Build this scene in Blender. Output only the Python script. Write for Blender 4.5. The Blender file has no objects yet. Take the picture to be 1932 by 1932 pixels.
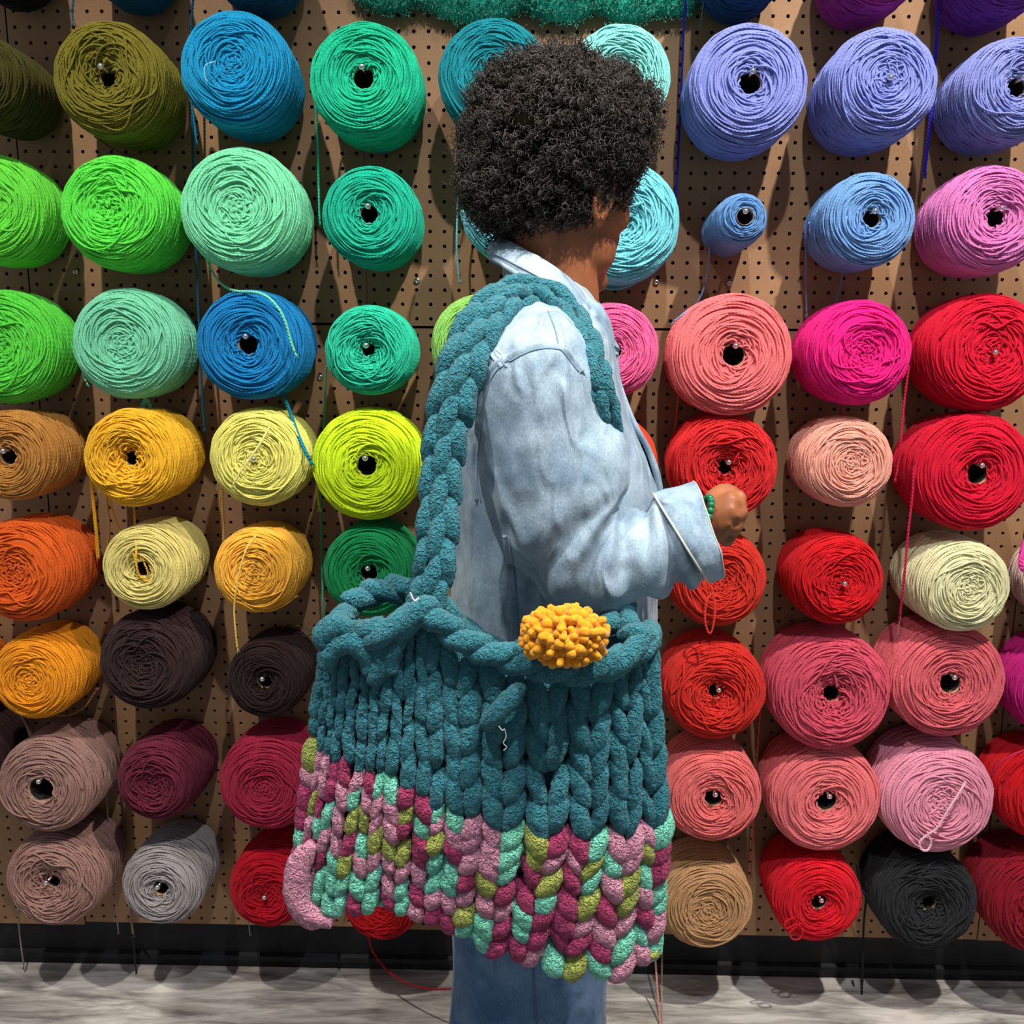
import bpy, math, random
import numpy as np
from mathutils import Vector, Matrix, noise
from mathutils.bvhtree import BVHTree

random.seed(4); RNG = np.random.default_rng(4)
scene = bpy.context.scene
COL = scene.collection
PI = math.pi

# ---------------------------------------------------------------- camera, world, lamps, exposure
CAM_H = 1.373; CAM_Y = -1.8793; FPX = 1932.9
RM = np.array([[0.99979904, 0.01819788, -0.00840953],
               [-0.01603625, 0.97773233, 0.20924226],
               [0.01203003, -0.20906535, 0.97782767]])       # rows: right, forward, down  (on x, y, -z)
cam_d = bpy.data.cameras.new('camera'); cam = bpy.data.objects.new('camera', cam_d); COL.objects.link(cam)
cam_d.sensor_width = 36.0; cam_d.lens = FPX / 1932 * 36.0; cam_d.clip_start = 0.05
_r = Vector((RM[0, 0], RM[0, 1], -RM[0, 2])); _f = Vector((RM[1, 0], RM[1, 1], -RM[1, 2])); _d = Vector((RM[2, 0], RM[2, 1], -RM[2, 2]))
mc = Matrix((_r, -_d, -_f)).transposed().to_4x4(); mc.translation = (0, CAM_Y, CAM_H)
cam.matrix_world = mc
scene.camera = cam

def P(px, py, Y):
    """point of the plane y = Y seen at photograph position (px, py)"""
    d = RM.T @ np.array([(px - 966) / FPX, 1.0, (py - 966) / FPX]); t = (Y - CAM_Y) / d[1]
    return np.array([d[0] * t, Y, CAM_H - d[2] * t])

world = bpy.data.worlds.new('room_ambience'); scene.world = world; world.use_nodes = True
wb = world.node_tree.nodes['Background']; wb.inputs[0].default_value = (0.86, 0.92, 1.0, 1); wb.inputs[1].default_value = 0.24

def spot(name, loc, target, energy, size, blend, radius, color):
    l = bpy.data.lights.new(name, 'SPOT'); l.energy = energy; l.spot_size = math.radians(size); l.spot_blend = blend
    l.shadow_soft_size = radius; l.color = color
    o = bpy.data.objects.new(name, l); COL.objects.link(o); o.location = loc
    o.rotation_euler = (Vector(target) - Vector(loc)).to_track_quat('-Z', 'Y').to_euler()
    return o
WARM = (1.0, 0.93, 0.84); NEUT = (0.96, 0.98, 1.0)
spot('ceiling_spot', (0.80, -1.42, 3.15), (0.60, -0.15, 0.70), 235, 62, 0.6, 0.03, WARM)
spot('ceiling_spot', (0.20, -1.85, 3.15), (0.12, -0.4, 0.8), 100, 60, 0.6, 0.03, NEUT)
spot('ceiling_spot', (-0.70, -1.50, 3.15), (-0.62, -0.2, 0.55), 140, 60, 0.7, 0.03, WARM)
scene.view_settings.view_transform = 'Standard'; scene.view_settings.look = 'None'
scene.view_settings.gamma = 1.0; scene.view_settings.use_curve_mapping = False
scene.view_settings.exposure = 0.28

# ---------------------------------------------------------------- materials
def lin(c):
    return tuple((x / 12.92 if x <= 0.04045 else ((x + 0.055) / 1.055) ** 2.4) for x in [v / 255 for v in c])
def new_mat(name, color, rough=0.8, metal=0.0, sheen=0.0, spec=0.5):
    m = bpy.data.materials.new(name); m.use_nodes = True
    b = m.node_tree.nodes['Principled BSDF']
    b.inputs['Base Color'].default_value = (*color, 1); b.inputs['Roughness'].default_value = rough
    b.inputs['Metallic'].default_value = metal; b.inputs['Sheen Weight'].default_value = sheen
    b.inputs['Specular IOR Level'].default_value = spec
    return m, m.node_tree.nodes, m.node_tree.links, b
def nd(nodes, t, **kw):
    n = nodes.new(t)
    for k, v in kw.items():
        if k in n.inputs: n.inputs[k].default_value = v
        else: setattr(n, k, v)
    return n
def mixc(nodes, links, fac, a, b, blend='MIX'):
    n = nodes.new('ShaderNodeMix'); n.data_type = 'RGBA'; n.blend_type = blend
    for s, v in ((0, fac), (6, a), (7, b)):
        if isinstance(v, (tuple, list, float, int)):
            n.inputs[s].default_value = (*v, 1) if isinstance(v, tuple) and len(v) == 3 else v
        else: links.new(v, n.inputs[s])
    return n.outputs[2]
def bump(nodes, links, b, height, dist, strength=1.0, prev=None):
    n = nodes.new('ShaderNodeBump'); n.inputs['Distance'].default_value = dist; n.inputs['Strength'].default_value = strength
    links.new(height, n.inputs['Height'])
    if prev: links.new(prev.outputs[0], n.inputs['Normal'])
    links.new(n.outputs[0], b.inputs['Normal']); return n
def ramp(nodes, links, src, stops):
    n = nodes.new('ShaderNodeValToRGB'); e = n.color_ramp.elements
    while len(e) < len(stops): e.new(0.5)
    for el, (p, c) in zip(e, stops): el.position = p; el.color = (*c, 1)
    links.new(src, n.inputs[0]); return n.outputs[0]

def yarn_mat(name, color):
    m, n, l, b = new_mat(name, color, 0.85, sheen=0.06, spec=0.2)
    tc = nd(n, 'ShaderNodeTexCoord')
    no = nd(n, 'ShaderNodeTexNoise', Scale=45.0, Detail=3.0); l.new(tc.outputs['Object'], no.inputs['Vector'])
    c = mixc(n, l, no.outputs[0], tuple(x * 0.80 for x in color), tuple(min(1, x * 1.12 + 0.004) for x in color))
    l.new(c, b.inputs['Base Color'])
    w = nd(n, 'ShaderNodeTexWave', Scale=1.0, Distortion=0.6); w.bands_direction = 'DIAGONAL'
    mp = nd(n, 'ShaderNodeMapping'); mp.inputs['Scale'].default_value = (90, 2.2, 1)
    l.new(tc.outputs['UV'], mp.inputs[0]); l.new(mp.outputs[0], w.inputs['Vector'])
    f = nd(n, 'ShaderNodeTexNoise', Scale=900.0, Detail=2.0); l.new(tc.outputs['Object'], f.inputs['Vector'])
    b1 = bump(n, l, b, w.outputs['Fac'], 0.0006, 0.6)
    bump(n, l, b, f.outputs[0], 0.0008, 0.6, b1)
    return m
def chenille_mat(name, color):
    m, n, l, b = new_mat(name, color, 0.9, sheen=0.15, spec=0.2)
    tc = nd(n, 'ShaderNodeTexCoord')
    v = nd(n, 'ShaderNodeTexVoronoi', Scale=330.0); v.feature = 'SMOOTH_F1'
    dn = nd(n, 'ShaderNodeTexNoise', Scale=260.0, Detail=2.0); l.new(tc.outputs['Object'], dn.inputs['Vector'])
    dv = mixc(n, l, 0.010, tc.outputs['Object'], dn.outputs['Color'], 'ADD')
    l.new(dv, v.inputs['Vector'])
    c = ramp(n, l, v.outputs['Distance'], [(0.0, tuple(min(1, x * 1.7 + .015) for x in color)), (0.45, color), (1.0, tuple(x * 0.55 for x in color))])  # shade painted into the pile colour: lighter tips, darker crevices
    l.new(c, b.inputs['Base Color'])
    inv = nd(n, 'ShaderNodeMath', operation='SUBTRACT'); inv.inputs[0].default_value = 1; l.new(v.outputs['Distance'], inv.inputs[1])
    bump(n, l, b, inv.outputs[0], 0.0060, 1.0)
    return m
def denim_mat(name, c1, c2, scale=1.0, fade=0.5):
    m, n, l, b = new_mat(name, c1, 0.85, spec=0.2, sheen=0.1)
    tc = nd(n, 'ShaderNodeTexCoord')
    big = nd(n, 'ShaderNodeTexNoise', Scale=14.0, Detail=5.0, Roughness=0.62); l.new(tc.outputs['Object'], big.inputs['Vector'])
    mp = nd(n, 'ShaderNodeMapping'); mp.inputs['Scale'].default_value = (900, 900, 260); l.new(tc.outputs['Object'], mp.inputs[0])
    fine = nd(n, 'ShaderNodeTexNoise', Scale=1.0, Detail=2.0); l.new(mp.outputs[0], fine.inputs['Vector'])
    r = ramp(n, l, big.outputs[0], [(0.36, c1), (0.64, c2)])
    c = mixc(n, l, 0.5, r, fine.outputs[0], 'OVERLAY'); l.new(c, b.inputs['Base Color'])
    b0 = bump(n, l, b, fine.outputs[0], 0.0006, 0.7)
    wm = nd(n, 'ShaderNodeMapping'); wm.inputs['Scale'].default_value = (26, 26, 11); wm.inputs['Rotation'].default_value = (0, 0.5, 0); l.new(tc.outputs['Object'], wm.inputs[0])
    wr = nd(n, 'ShaderNodeTexNoise', Scale=1.0, Detail=3.0, Roughness=0.5, Distortion=1.2); wr.noise_type = 'RIDGED_MULTIFRACTAL'; l.new(wm.outputs[0], wr.inputs['Vector'])
    bump(n, l, b, wr.outputs[0], 0.014, 0.8, b0)
    return m

# ---------------------------------------------------------------- mesh building
class MB:
    def __init__(s): s.v = []; s.q = []; s.uv = []; s.mi = []; s.poly = []; s.n = 0
    def grids(s, G, cu=False, cv=True, mat=0, caps=False, us=1.0):
        """G (B,n,k,3): B grids of n rings with k points; cu closes the rings into a loop, cv closes each ring"""
        G = np.asarray(G, float)
        if G.ndim == 3: G = G[None]
        B, n, k, _ = G.shape
        base = s.n; s.v.append(G.reshape(-1, 3)); s.n += B * n * k
        ni = n if cu else n - 1; kj = k if cv else k - 1
        bi, i, j = np.meshgrid(np.arange(B), np.arange(ni), np.arange(kj), indexing='ij')
        i2 = (i + 1) % n; j2 = (j + 1) % k
        o = base + bi * n * k
        q = np.stack([o + i * k + j, o + i * k + j2, o + i2 * k + j2, o + i2 * k + j], -1).reshape(-1, 4)
        s.q.append(q)
        u0 = i / n * us; u1 = (i + 1) / n * us; v0 = j / k; v1 = (j + 1) / k
        s.uv.append(np.stack([np.stack([u0, v0], -1), np.stack([u0, v1], -1), np.stack([u1, v1], -1), np.stack([u1, v0], -1)], -2).reshape(-1, 4, 2))
        s.mi.append(np.broadcast_to(np.asarray(mat).reshape(-1, 1), (B, ni * kj)).reshape(-1).copy() if np.ndim(mat) else np.full(len(q), mat))
        if caps:
            for b in range(B):
                o = base + b * n * k
                mm = int(np.asarray(mat).reshape(-1)[b]) if np.ndim(mat) else mat
                s.poly.append((list(range(o + k - 1, o - 1, -1)), mm)); e = o + (n - 1) * k
                s.poly.append((list(range(e, e + k)), mm))
    def tubes(s, Pth, r, ref, k=6, closed=False, mat=0, caps=False, flat=1.0, us=None):
        Pth = np.asarray(Pth, float)
        if Pth.ndim == 2: Pth = Pth[None]
        B, n, _ = Pth.shape
        if closed: T = np.roll(Pth, -1, 1) - np.roll(Pth, 1, 1)
        else: T = np.gradient(Pth, axis=1)
        T = T / (np.linalg.norm(T, axis=-1, keepdims=True) + 1e-12)
        R = np.broadcast_to(np.asarray(ref, float), Pth.shape)
        Bn = np.cross(T, R); Bn /= (np.linalg.norm(Bn, axis=-1, keepdims=True) + 1e-12)
        N = np.cross(Bn, T)
        a = np.arange(k) / k * 2 * PI
        r = np.broadcast_to(np.asarray(r, float), (B, n))[:, :, None, None]
        G = Pth[:, :, None] + r * (np.cos(a)[None, None, :, None] * Bn[:, :, None] + flat * np.sin(a)[None, None, :, None] * N[:, :, None])
        if us is None: us = float(np.linalg.norm(np.diff(Pth[0], axis=0), axis=-1).sum())
        s.grids(G, cu=closed, mat=mat, caps=caps, us=us)
        return G
    def add_poly_mesh(s, verts, faces, mat=0):
        b = s.n; s.v.append(np.asarray(verts, float)); s.n += len(verts)
        for f in faces: s.poly.append(([b + i for i in f], mat))
    def ball(s, c, r, mat=0, nu=10, nv=12):
        c = np.asarray(c, float); r = np.broadcast_to(np.asarray(r, float), (3,))
        th = np.linspace(0.02, PI - 0.02, nu); a = np.arange(nv) / nv * 2 * PI
        G = np.stack([np.sin(th)[:, None] * np.cos(a), np.sin(th)[:, None] * np.sin(a), np.cos(th)[:, None] * np.ones(nv)], -1) * r + c
        s.grids(G, mat=mat, caps=True)
    def mesh(s, name, smooth=True):
        V = np.concatenate(s.v); Q = np.concatenate(s.q) if s.q else np.zeros((0, 4), int)
        UV = np.concatenate(s.uv) if s.uv else np.zeros((0, 4, 2)); MI = np.concatenate(s.mi) if s.mi else np.zeros(0, int)
        pl = [p for p, _ in s.poly]; pm = [m for _, m in s.poly]
        nl = Q.size + sum(len(p) for p in pl)
        me = bpy.data.meshes.new(name); me.vertices.add(len(V)); me.vertices.foreach_set('co', V.ravel())
        me.loops.add(nl); li = np.concatenate([Q.ravel(), np.array([i for p in pl for i in p], int)]) if pl else Q.ravel()
        me.loops.foreach_set('vertex_index', li.astype(np.int32))
        tot = np.concatenate([np.full(len(Q), 4), np.array([len(p) for p in pl], int)]).astype(np.int32)
        st = np.concatenate([[0], np.cumsum(tot)[:-1]]).astype(np.int32)
        me.polygons.add(len(tot)); me.polygons.foreach_set('loop_start', st)
        me.polygons.foreach_set('material_index', np.concatenate([MI, np.array(pm, int)]).astype(np.int32))
        me.polygons.foreach_set('use_smooth', np.full(len(tot), smooth))
        me.update(calc_edges=True); me.validate()
        if len(me.polygons) == len(tot):
            ul = me.uv_layers.new(name='UVMap'); u = np.zeros((nl, 2)); u[:Q.size] = UV.reshape(-1, 2)
            ul.data.foreach_set('uv', u.astype(np.float32).ravel())
        return me

def link_mesh(name, me, mats, parent=None, inv=None):
    o = bpy.data.objects.new(name, me); COL.objects.link(o)
    if not isinstance(mats, (list, tuple)): mats = [mats]
    if not me.materials:
        for m in mats: me.materials.append(m)
    else:
        for i, m in enumerate(mats): o.material_slots[i].link = 'OBJECT'; o.material_slots[i].material = m
    if parent:
        o.parent = parent
        if inv is not None: o.matrix_parent_inverse = inv
    return o
def build(name, mb, mats, parent=None, smooth=True):
    """world-space mesh; when it has a parent the parent's transform is undone so it stays where it was built"""
    inv = parent.matrix_basis.inverted() if parent is not None else None
    if parent is not None and parent.parent is not None: inv = Matrix.Identity(4)   # the parent part already sits at world identity
    return link_mesh(name, mb.mesh(name, smooth), mats, parent, inv)
def tag(o, label=None, cat=None, group=None, kind=None):
    if label: o['label'] = label
    if cat: o['category'] = cat
    if group: o['group'] = group
    if kind: o['kind'] = kind
    return o
def empty(name, mat4, label, cat, group=None):
    o = bpy.data.objects.new(name, None); COL.objects.link(o); o.empty_display_size = 0.05
    o.matrix_basis = mat4; return tag(o, label, cat, group)
def tr(x, y, z): return Matrix.Translation((x, y, z))

def crom(K, n):
    """Catmull-Rom through rows of K, n samples"""
    K = np.asarray(K, float); m = len(K); t = np.linspace(0, m - 1, n); i = np.clip(t.astype(int), 0, m - 2); f = (t - i)[:, None]
    Kp = np.vstack([2 * K[0] - K[1], K, 2 * K[-1] - K[-2]])
    a, b, c, d = Kp[i], Kp[i + 1], Kp[i + 2], Kp[i + 3]
    return 0.5 * (2 * b + (c - a) * f + (2 * a - 5 * b + 4 * c - d) * f ** 2 + (3 * b - a - 3 * c + d) * f ** 3)
def sect(c, a, b, k, e=1.0):
    t = np.arange(k) / k * 2 * PI; cx = np.cos(t); sy = np.sin(t)
    cx = np.sign(cx) * np.abs(cx) ** e; sy = np.sign(sy) * np.abs(sy) ** e
    return c[:, None] + cx[None, :, None] * a[:, None] + sy[None, :, None] * b[:, None]
def displace(G, amp, freq, seed=0, axis_scale=(1, 1, 1), closed=True):
    """push a grid (n,k,3) along its normals by fractal noise"""
    G = np.asarray(G); du = np.gradient(G, axis=0)
    dv = (np.roll(G, -1, 1) - np.roll(G, 1, 1)) if closed else np.gradient(G, axis=1)
    N = np.cross(dv, du); N /= (np.linalg.norm(N, axis=-1, keepdims=True) + 1e-9)
    cen = G.mean(axis=1, keepdims=True); sgn = np.sign((N * (G - cen)).sum()); N *= sgn
    out = G.copy(); s = Vector(axis_scale)
    for i in range(G.shape[0]):
        for j in range(G.shape[1]):
            p = Vector((G[i, j, 0] * s.x, G[i, j, 1] * s.y, G[i, j, 2] * s.z)) * freq + Vector((seed * 7.3, 0, 0))
            out[i, j] += N[i, j] * amp * noise.fractal(p, 0.8, 2.0, 3)
    return out

# ---------------------------------------------------------------- the setting
ZC = -0.012                       # all wall measurements were taken from a level 12 mm lower
XL, XR = -2.3, 2.3
# floor
mf, n, l, b = new_mat('grey_plank_floor', (0.3, 0.29, 0.27), 0.55, spec=0.35)
tc = nd(n, 'ShaderNodeTexCoord')
mp = nd(n, 'ShaderNodeMapping'); mp.inputs['Scale'].default_value = (2.2, 14, 1); mp.inputs['Rotation'].default_value = (0, 0, 0.06)
l.new(tc.outputs['Object'], mp.inputs[0])
g1 = nd(n, 'ShaderNodeTexNoise', Scale=2.2, Detail=8.0, Roughness=0.66, Distortion=0.6); l.new(mp.outputs[0], g1.inputs['Vector'])
g2 = nd(n, 'ShaderNodeTexNoise', Scale=3.0, Detail=4.0); l.new(tc.outputs['Object'], g2.inputs['Vector'])
c1 = ramp(n, l, g1.outputs[0], [(0.36, (0.17, 0.16, 0.15)), (0.5, (0.42, 0.395, 0.36)), (0.62, (0.66, 0.62, 0.57))])
c2 = mixc(n, l, 0.45, c1, g2.outputs[0], 'OVERLAY')
br = nd(n, 'ShaderNodeTexBrick', Scale=1.0); br.inputs['Mortar Size'].default_value = 0.003; br.inputs['Brick Width'].default_value = 1.2; br.inputs['Row Height'].default_value = 0.3
br.inputs['Color1'].default_value = (1, 1, 1, 1); br.inputs['Color2'].default_value = (0.86, 0.86, 0.86, 1); br.inputs['Mortar'].default_value = (0.4, 0.4, 0.4, 1)
l.new(tc.outputs['Object'], br.inputs['Vector'])
c3 = mixc(n, l, 1.0, c2, br.outputs[0], 'MULTIPLY'); l.new(c3, b.inputs['Base Color'])
bump(n, l, b, g1.outputs[0], 0.0015, 0.5)
mb = MB(); xs = np.linspace(XL, XR, 9); ys = np.linspace(-3.2, 0.03, 9)
mb.grids(np.stack(np.meshgrid(xs, ys, indexing='ij') + [np.zeros((9, 9))], -1), cv=False)
o = build('floor', mb, mf, smooth=False); tag(o, kind='structure')

# backing wall behind the pegboard
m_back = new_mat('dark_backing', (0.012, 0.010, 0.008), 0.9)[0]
def box(mb, x0, x1, y0, y1, z0, z1, bev=0.0, mat=0):
    if bev <= 0:
        V = [(x, y, z) for x in (x0, x1) for y in (y0, y1) for z in (z0, z1)]
        mb.add_poly_mesh(V, [(0, 1, 3, 2), (4, 6, 7, 5), (0, 4, 5, 1), (2, 3, 7, 6), (0, 2, 6, 4), (1, 5, 7, 3)], mat); return
    # bevelled box: loft of inset rectangles with rounded corners along z
    cx, cy = (x0 + x1) / 2, (y0 + y1) / 2; hx, hy = (x1 - x0) / 2, (y1 - y0) / 2
    rings = []
    for z, ins in ((z0, bev), (z0 + bev * .3, bev * .3), (z0 + bev, 0), (z1 - bev, 0), (z1 - bev * .3, bev * .3), (z1, bev)):
        r = []
        for sx, sy, a0 in ((1, 1, 0), (-1, 1, 90), (-1, -1, 180), (1, -1, 270)):
            for a in (0, 30, 60, 90):
                t = math.radians(a0 + a)
                r.append((cx + sx * (hx - bev) + (bev - ins) * math.cos(t), cy + sy * (hy - bev) + (bev - ins) * math.sin(t), z))
        rings.append(r)
    mb.grids(np.array(rings), mat=mat, caps=True)
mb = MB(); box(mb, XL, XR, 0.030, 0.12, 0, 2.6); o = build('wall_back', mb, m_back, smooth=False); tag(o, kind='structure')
# black kick board under the pegboard
mk, n, l, b = new_mat('black_kick_board', (0.007, 0.0075, 0.009), 0.55, spec=0.3)
tc = nd(n, 'ShaderNodeTexCoord'); g = nd(n, 'ShaderNodeTexNoise', Scale=16.0, Detail=6.0); l.new(tc.outputs['Object'], g.inputs['Vector'])
l.new(ramp(n, l, g.outputs[0], [(0.45, (0.005, 0.0055, 0.007)), (0.75, (0.014, 0.015, 0.017))]), b.inputs['Base Color'])
mb = MB(); box(mb, XL, XR, 0.006, 0.031, 0.0, 0.108 + ZC + 0.002)
bx = np.array([[x, y, z] for x, y, z in [(0, 0.005, 0.0), (0, -0.006, 0.0), (0, -0.006, 0.014), (0, -0.003, 0.022), (0, 0.005, 0.026)]])
G = np.stack([bx + [XL, 0, 0], bx + [XR, 0, 0]]); mb.grids(G, cv=True, caps=True)
o = build('baseboard_back', mb, mk, smooth=False); tag(o, kind='structure')

# pegboard panels with real holes
mpg, n, l, b = new_mat('brown_hardboard', lin((150, 112, 78)), 0.62, spec=0.35)
tc = nd(n, 'ShaderNodeTexCoord'); g = nd(n, 'ShaderNodeTexNoise', Scale=5.0, Detail=6.0); l.new(tc.outputs['Object'], g.inputs['Vector'])
g2 = nd(n, 'ShaderNodeTexNoise', Scale=300.0, Detail=3.0); l.new(tc.outputs['Object'], g2.inputs['Vector'])
c = ramp(n, l, g.outputs[0], [(0.3, lin((140, 106, 76))), (0.7, lin((164, 126, 90)))])
c = mixc(n, l, 0.25, c, g2.outputs[0], 'OVERLAY'); l.new(c, b.inputs['Base Color'])
IN = 0.0254; CX0 = 35.635; CR0 = 19.12
def wx(i): return (i - CX0) * IN
def wz(r): return CAM_H + (CR0 - r) * IN
def pegboard(i0, i1, r0, r1, dx, dz, label):
    mb = MB(); h = IN / 2 * 0.999; rr = 0.0034
    oct_ = [(rr * math.cos(PI / 8 + k * PI / 4), rr * math.sin(PI / 8 + k * PI / 4)) for k in range(8)]
    sq = [(h, h * .4142), (h * .4142, h), (-h * .4142, h), (-h, h * .4142), (-h, -h * .4142), (-h * .4142, -h), (h * .4142, -h), (h, -h * .4142)]
    cell = np.array([[(x, 0, z) for x, z in sq], [(x, 0, z) for x, z in oct_], [(x, 0.006, z) for x, z in oct_]], float)
    cols = np.arange(i0, i1) + 0.5; rows = np.arange(r0, r1)
    cx = wx(cols)[None, :] + dx + np.zeros((len(rows), 1)); cz = wz(rows)[:, None] + dz + np.zeros((1, len(cols)))
    off = np.stack([cx, np.zeros_like(cx), cz], -1).reshape(-1, 1, 1, 3)
    mb.grids(cell[None] + off, cv=True)
    C_ = off.reshape(-1, 3); hh = h * 1.002; q = h * .4142
    tri = np.array([[(sx * hh, 0, sz * hh), (sx * hh, 0, sz * q), (sx * q, 0, sz * hh)] for sx in (1, -1) for sz in (1, -1)])
    V = (C_[:, None, None] + tri[None]).reshape(-1, 3); nt = len(V) // 3
    b_ = mb.n; mb.v.append(V); mb.n += len(V)
    for t in range(nt): mb.poly.append(([b_ + 3 * t, b_ + 3 * t + 1, b_ + 3 * t + 2], 0))
    o = build('pegboard_panel', mb, mpg, smooth=False)
    tag(o, label, 'pegboard', 'pegboard panels'); return o
R0, RMID, R1 = -27, 21.0, 70
GAP = 0.0022
for (a, b_, side) in ((-24, 0, 'at the far left, left of the first seam'), (0, 24, 'left of the curly hair'), (24, 48, 'behind the person'),
                      (48, 72, 'behind the periwinkle and crimson yarn'), (72, 84, 'at the far right edge')):
    d = {-24: (-0.0025, -0.004), 0: (0, 0.003), 24: (0.0008, -0.001), 48: (0.001, 0.0), 72: (0.003, -0.002)}[a]
    pegboard(a, b_, R0, 22, d[0], d[1] + 0.0015, 'upper brown perforated pegboard panel ' + side)
    if a == 72:
        pegboard(a, b_, 22, 70, d[0], d[1] - 0.003, 'lower brown perforated pegboard panel ' + side)
    else:
        pegboard(a, b_, 22, 70, d[0], d[1] - 0.003, 'lower brown perforated pegboard panel ' + side)
# filler strip under the last hole row
mb = MB(); box(mb, XL, XR, 0.0015, 0.0058, wz(69.55), wz(69.45) + 0.0); 
# washers and screws on the board
m_steel = new_mat('brushed_steel', (0.62, 0.62, 0.60), 0.3, metal=1.0)[0]
for (px, py), w in zip([(143, 513), (787, 530), (604, 712), (1238, 533), (1376, 535)], ['under the lime green cones', 'right of the emerald teal cone', 'right of the cerulean blue cone', 'below the aqua cone beside the face', 'above the large coral cone']):
    p = P(px, py, -0.001); mb = MB()
    prof = [(0.0012, -0.0002), (0.0012, -0.0026), (0.0030, -0.0030), (0.0052, -0.0020), (0.0058, -0.0002)]
    a = np.arange(20) / 20 * 2 * PI
    G = np.array([[(p[0] + r * math.cos(t), y - 0.0008, p[2] + r * math.sin(t)) for t in a] for r, y in prof])
    mb.grids(G, caps=True); o = build('screw', mb, m_steel); tag(o, 'small round steel screw head on the pegboard ' + w, 'screw', 'screws on the pegboard')

# ---------------------------------------------------------------- yarn cones
R_, L_ = 0.085, 0.17
def profile(hole, dish, dome, small=False):
    L = L_
    pr = [(hole, L - dish - 0.030), (hole, L - dish), (hole + 0.006, L - dish * 0.75), (0.036, L - dish * 0.25), (0.052, L - 0.001), (0.064, L - dome * 0.4),
          (0.074, L - dome), (0.081, L - dome * 1.9), (0.085, L - dome * 3.2), (0.085, 0.085), (0.0835, 0.05), (0.079, 0.02), (0.070, 0.004), (0.055, 0.0), (0.02, 0.0)]
    if small:
        pr = [(hole, L - 0.04), (hole, L - 0.004), (hole + 0.006, L - 0.002), (0.038, L), (0.052, L - 0.003), (0.066, L - 0.008), (0.076, L - 0.016), (0.083, L - 0.03), (0.085, L - 0.06), (0.085, 0.04), (0.08, 0.005), (0.02, 0)]
    return crom(pr, 220)
def wound(seed, hole, dish, dome, mess, small=False, stray=5):
    rg = np.random.default_rng(seed); pr = profile(hole, dish, dome, small)
    ds = np.linalg.norm(np.diff(pr, axis=0), axis=1); sl = np.concatenate([[0], np.cumsum(ds)]); tot = sl[-1]
    tg = np.gradient(pr, axis=0); tg /= np.linalg.norm(tg, axis=1, keepdims=True) + 1e-9
    nr = np.stack([-tg[:, 1], tg[:, 0]], 1) * -1      # outward normal of the profile in (r, z)
    if (nr[120] @ np.array([1.0, 0.0])) < 0: nr = -nr
    mb = MB()
    # body under the strands
    a = np.arange(48) / 48 * 2 * PI
    inner = pr - nr * 0.0010
    G = np.stack([inner[:, 0][:, None] * np.cos(a), inner[:, 0][:, None] * np.sin(a), inner[:, 1][:, None] * np.ones(48)], -1)
    mb.grids(G[::4])
    S = 84; th = np.arange(S) / S * 2 * PI
    sr = 0.00150 if not small else 0.0030
    t = []; x = 0.030
    while x < tot - 0.045:
        face = x < 0.12
        t.append(x); x += sr * (1.38 if face else 1.75) * rg.uniform(0.8, 1.2)
    t = np.array(t); B = len(t)
    face = np.clip(1 - (t - 0.03) / 0.13, 0, 1)
    A1 = rg.uniform(-1, 1, B) * (0.0030 + 0.0080 * mess * face) ; ph1 = rg.uniform(0, 2 * PI, B)
    A2 = rg.uniform(-1, 1, B) * (0.0016 + 0.0046 * mess * face); ph2 = rg.uniform(0, 2 * PI, B)
    A3 = rg.uniform(-1, 1, B) * (0.0004 + 0.0022 * mess * face); ph3 = rg.uniform(0, 2 * PI, B)
    tt = t[:, None] + A1[:, None] * np.cos(th - ph1[:, None]) + A2[:, None] * np.cos(2 * th - ph2[:, None]) + A3[:, None] * np.cos(5 * th - ph3[:, None])
    tt = np.clip(tt, 0.004, tot - 0.01)
    h = 0.0010 + 0.0013 * np.sin(th * 1 + ph3[:, None] * 2) * rg.uniform(0.3, 1, B)[:, None] + 0.0005 * np.sin(3 * th + ph1[:, None])
    h += 0.0009 * mess * face[:, None] * np.sin(7 * th + ph2[:, None]) + 0.0006 * np.sin(11 * th + ph1[:, None] * 3)
    tt = np.maximum(tt, 0.024)
    def at(tt, h):
        r = np.interp(tt, sl, pr[:, 0]); z = np.interp(tt, sl, pr[:, 1]); a_ = np.interp(tt, sl, nr[:, 0]); b_ = np.interp(tt, sl, nr[:, 1])
        return r + a_ * h, z + b_ * h, a_, b_
    r, z, nra, nrb = at(tt, h)
    Pth = np.stack([r * np.cos(th), r * np.sin(th), z], -1); ref = np.stack([nra * np.cos(th), nra * np.sin(th), nrb], -1)
    rad = sr * rg.uniform(0.85, 1.15, (B, 1)) * np.ones((1, S))
    mb.tubes(Pth, rad, ref, k=6, closed=True, us=0.5)
    # stray arcs lying over the face, some slipping into the hole
    for q in range(stray):
        th0 = rg.uniform(0, 2 * PI); span = rg.uniform(1.2, 3.4); m = 30; f = np.linspace(0, 1, m); ths = th0 + span * f
        tq = rg.uniform(0.038, 0.10) + rg.uniform(-0.03, 0.03) * f + 0.006 * np.sin(f * rg.uniform(4, 9)) * mess
        r, z, nra, nrb = at(np.clip(tq, 0.02, tot), 0.0022 + 0.003 * np.sin(PI * f))
        Pq = np.stack([r * np.cos(ths), r * np.sin(ths), z], -1); rf = np.stack([nra * np.cos(ths), nra * np.sin(ths), nrb], -1)
        mb.tubes(Pq, sr * 1.05, rf, k=6, us=0.2, caps=True)
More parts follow.
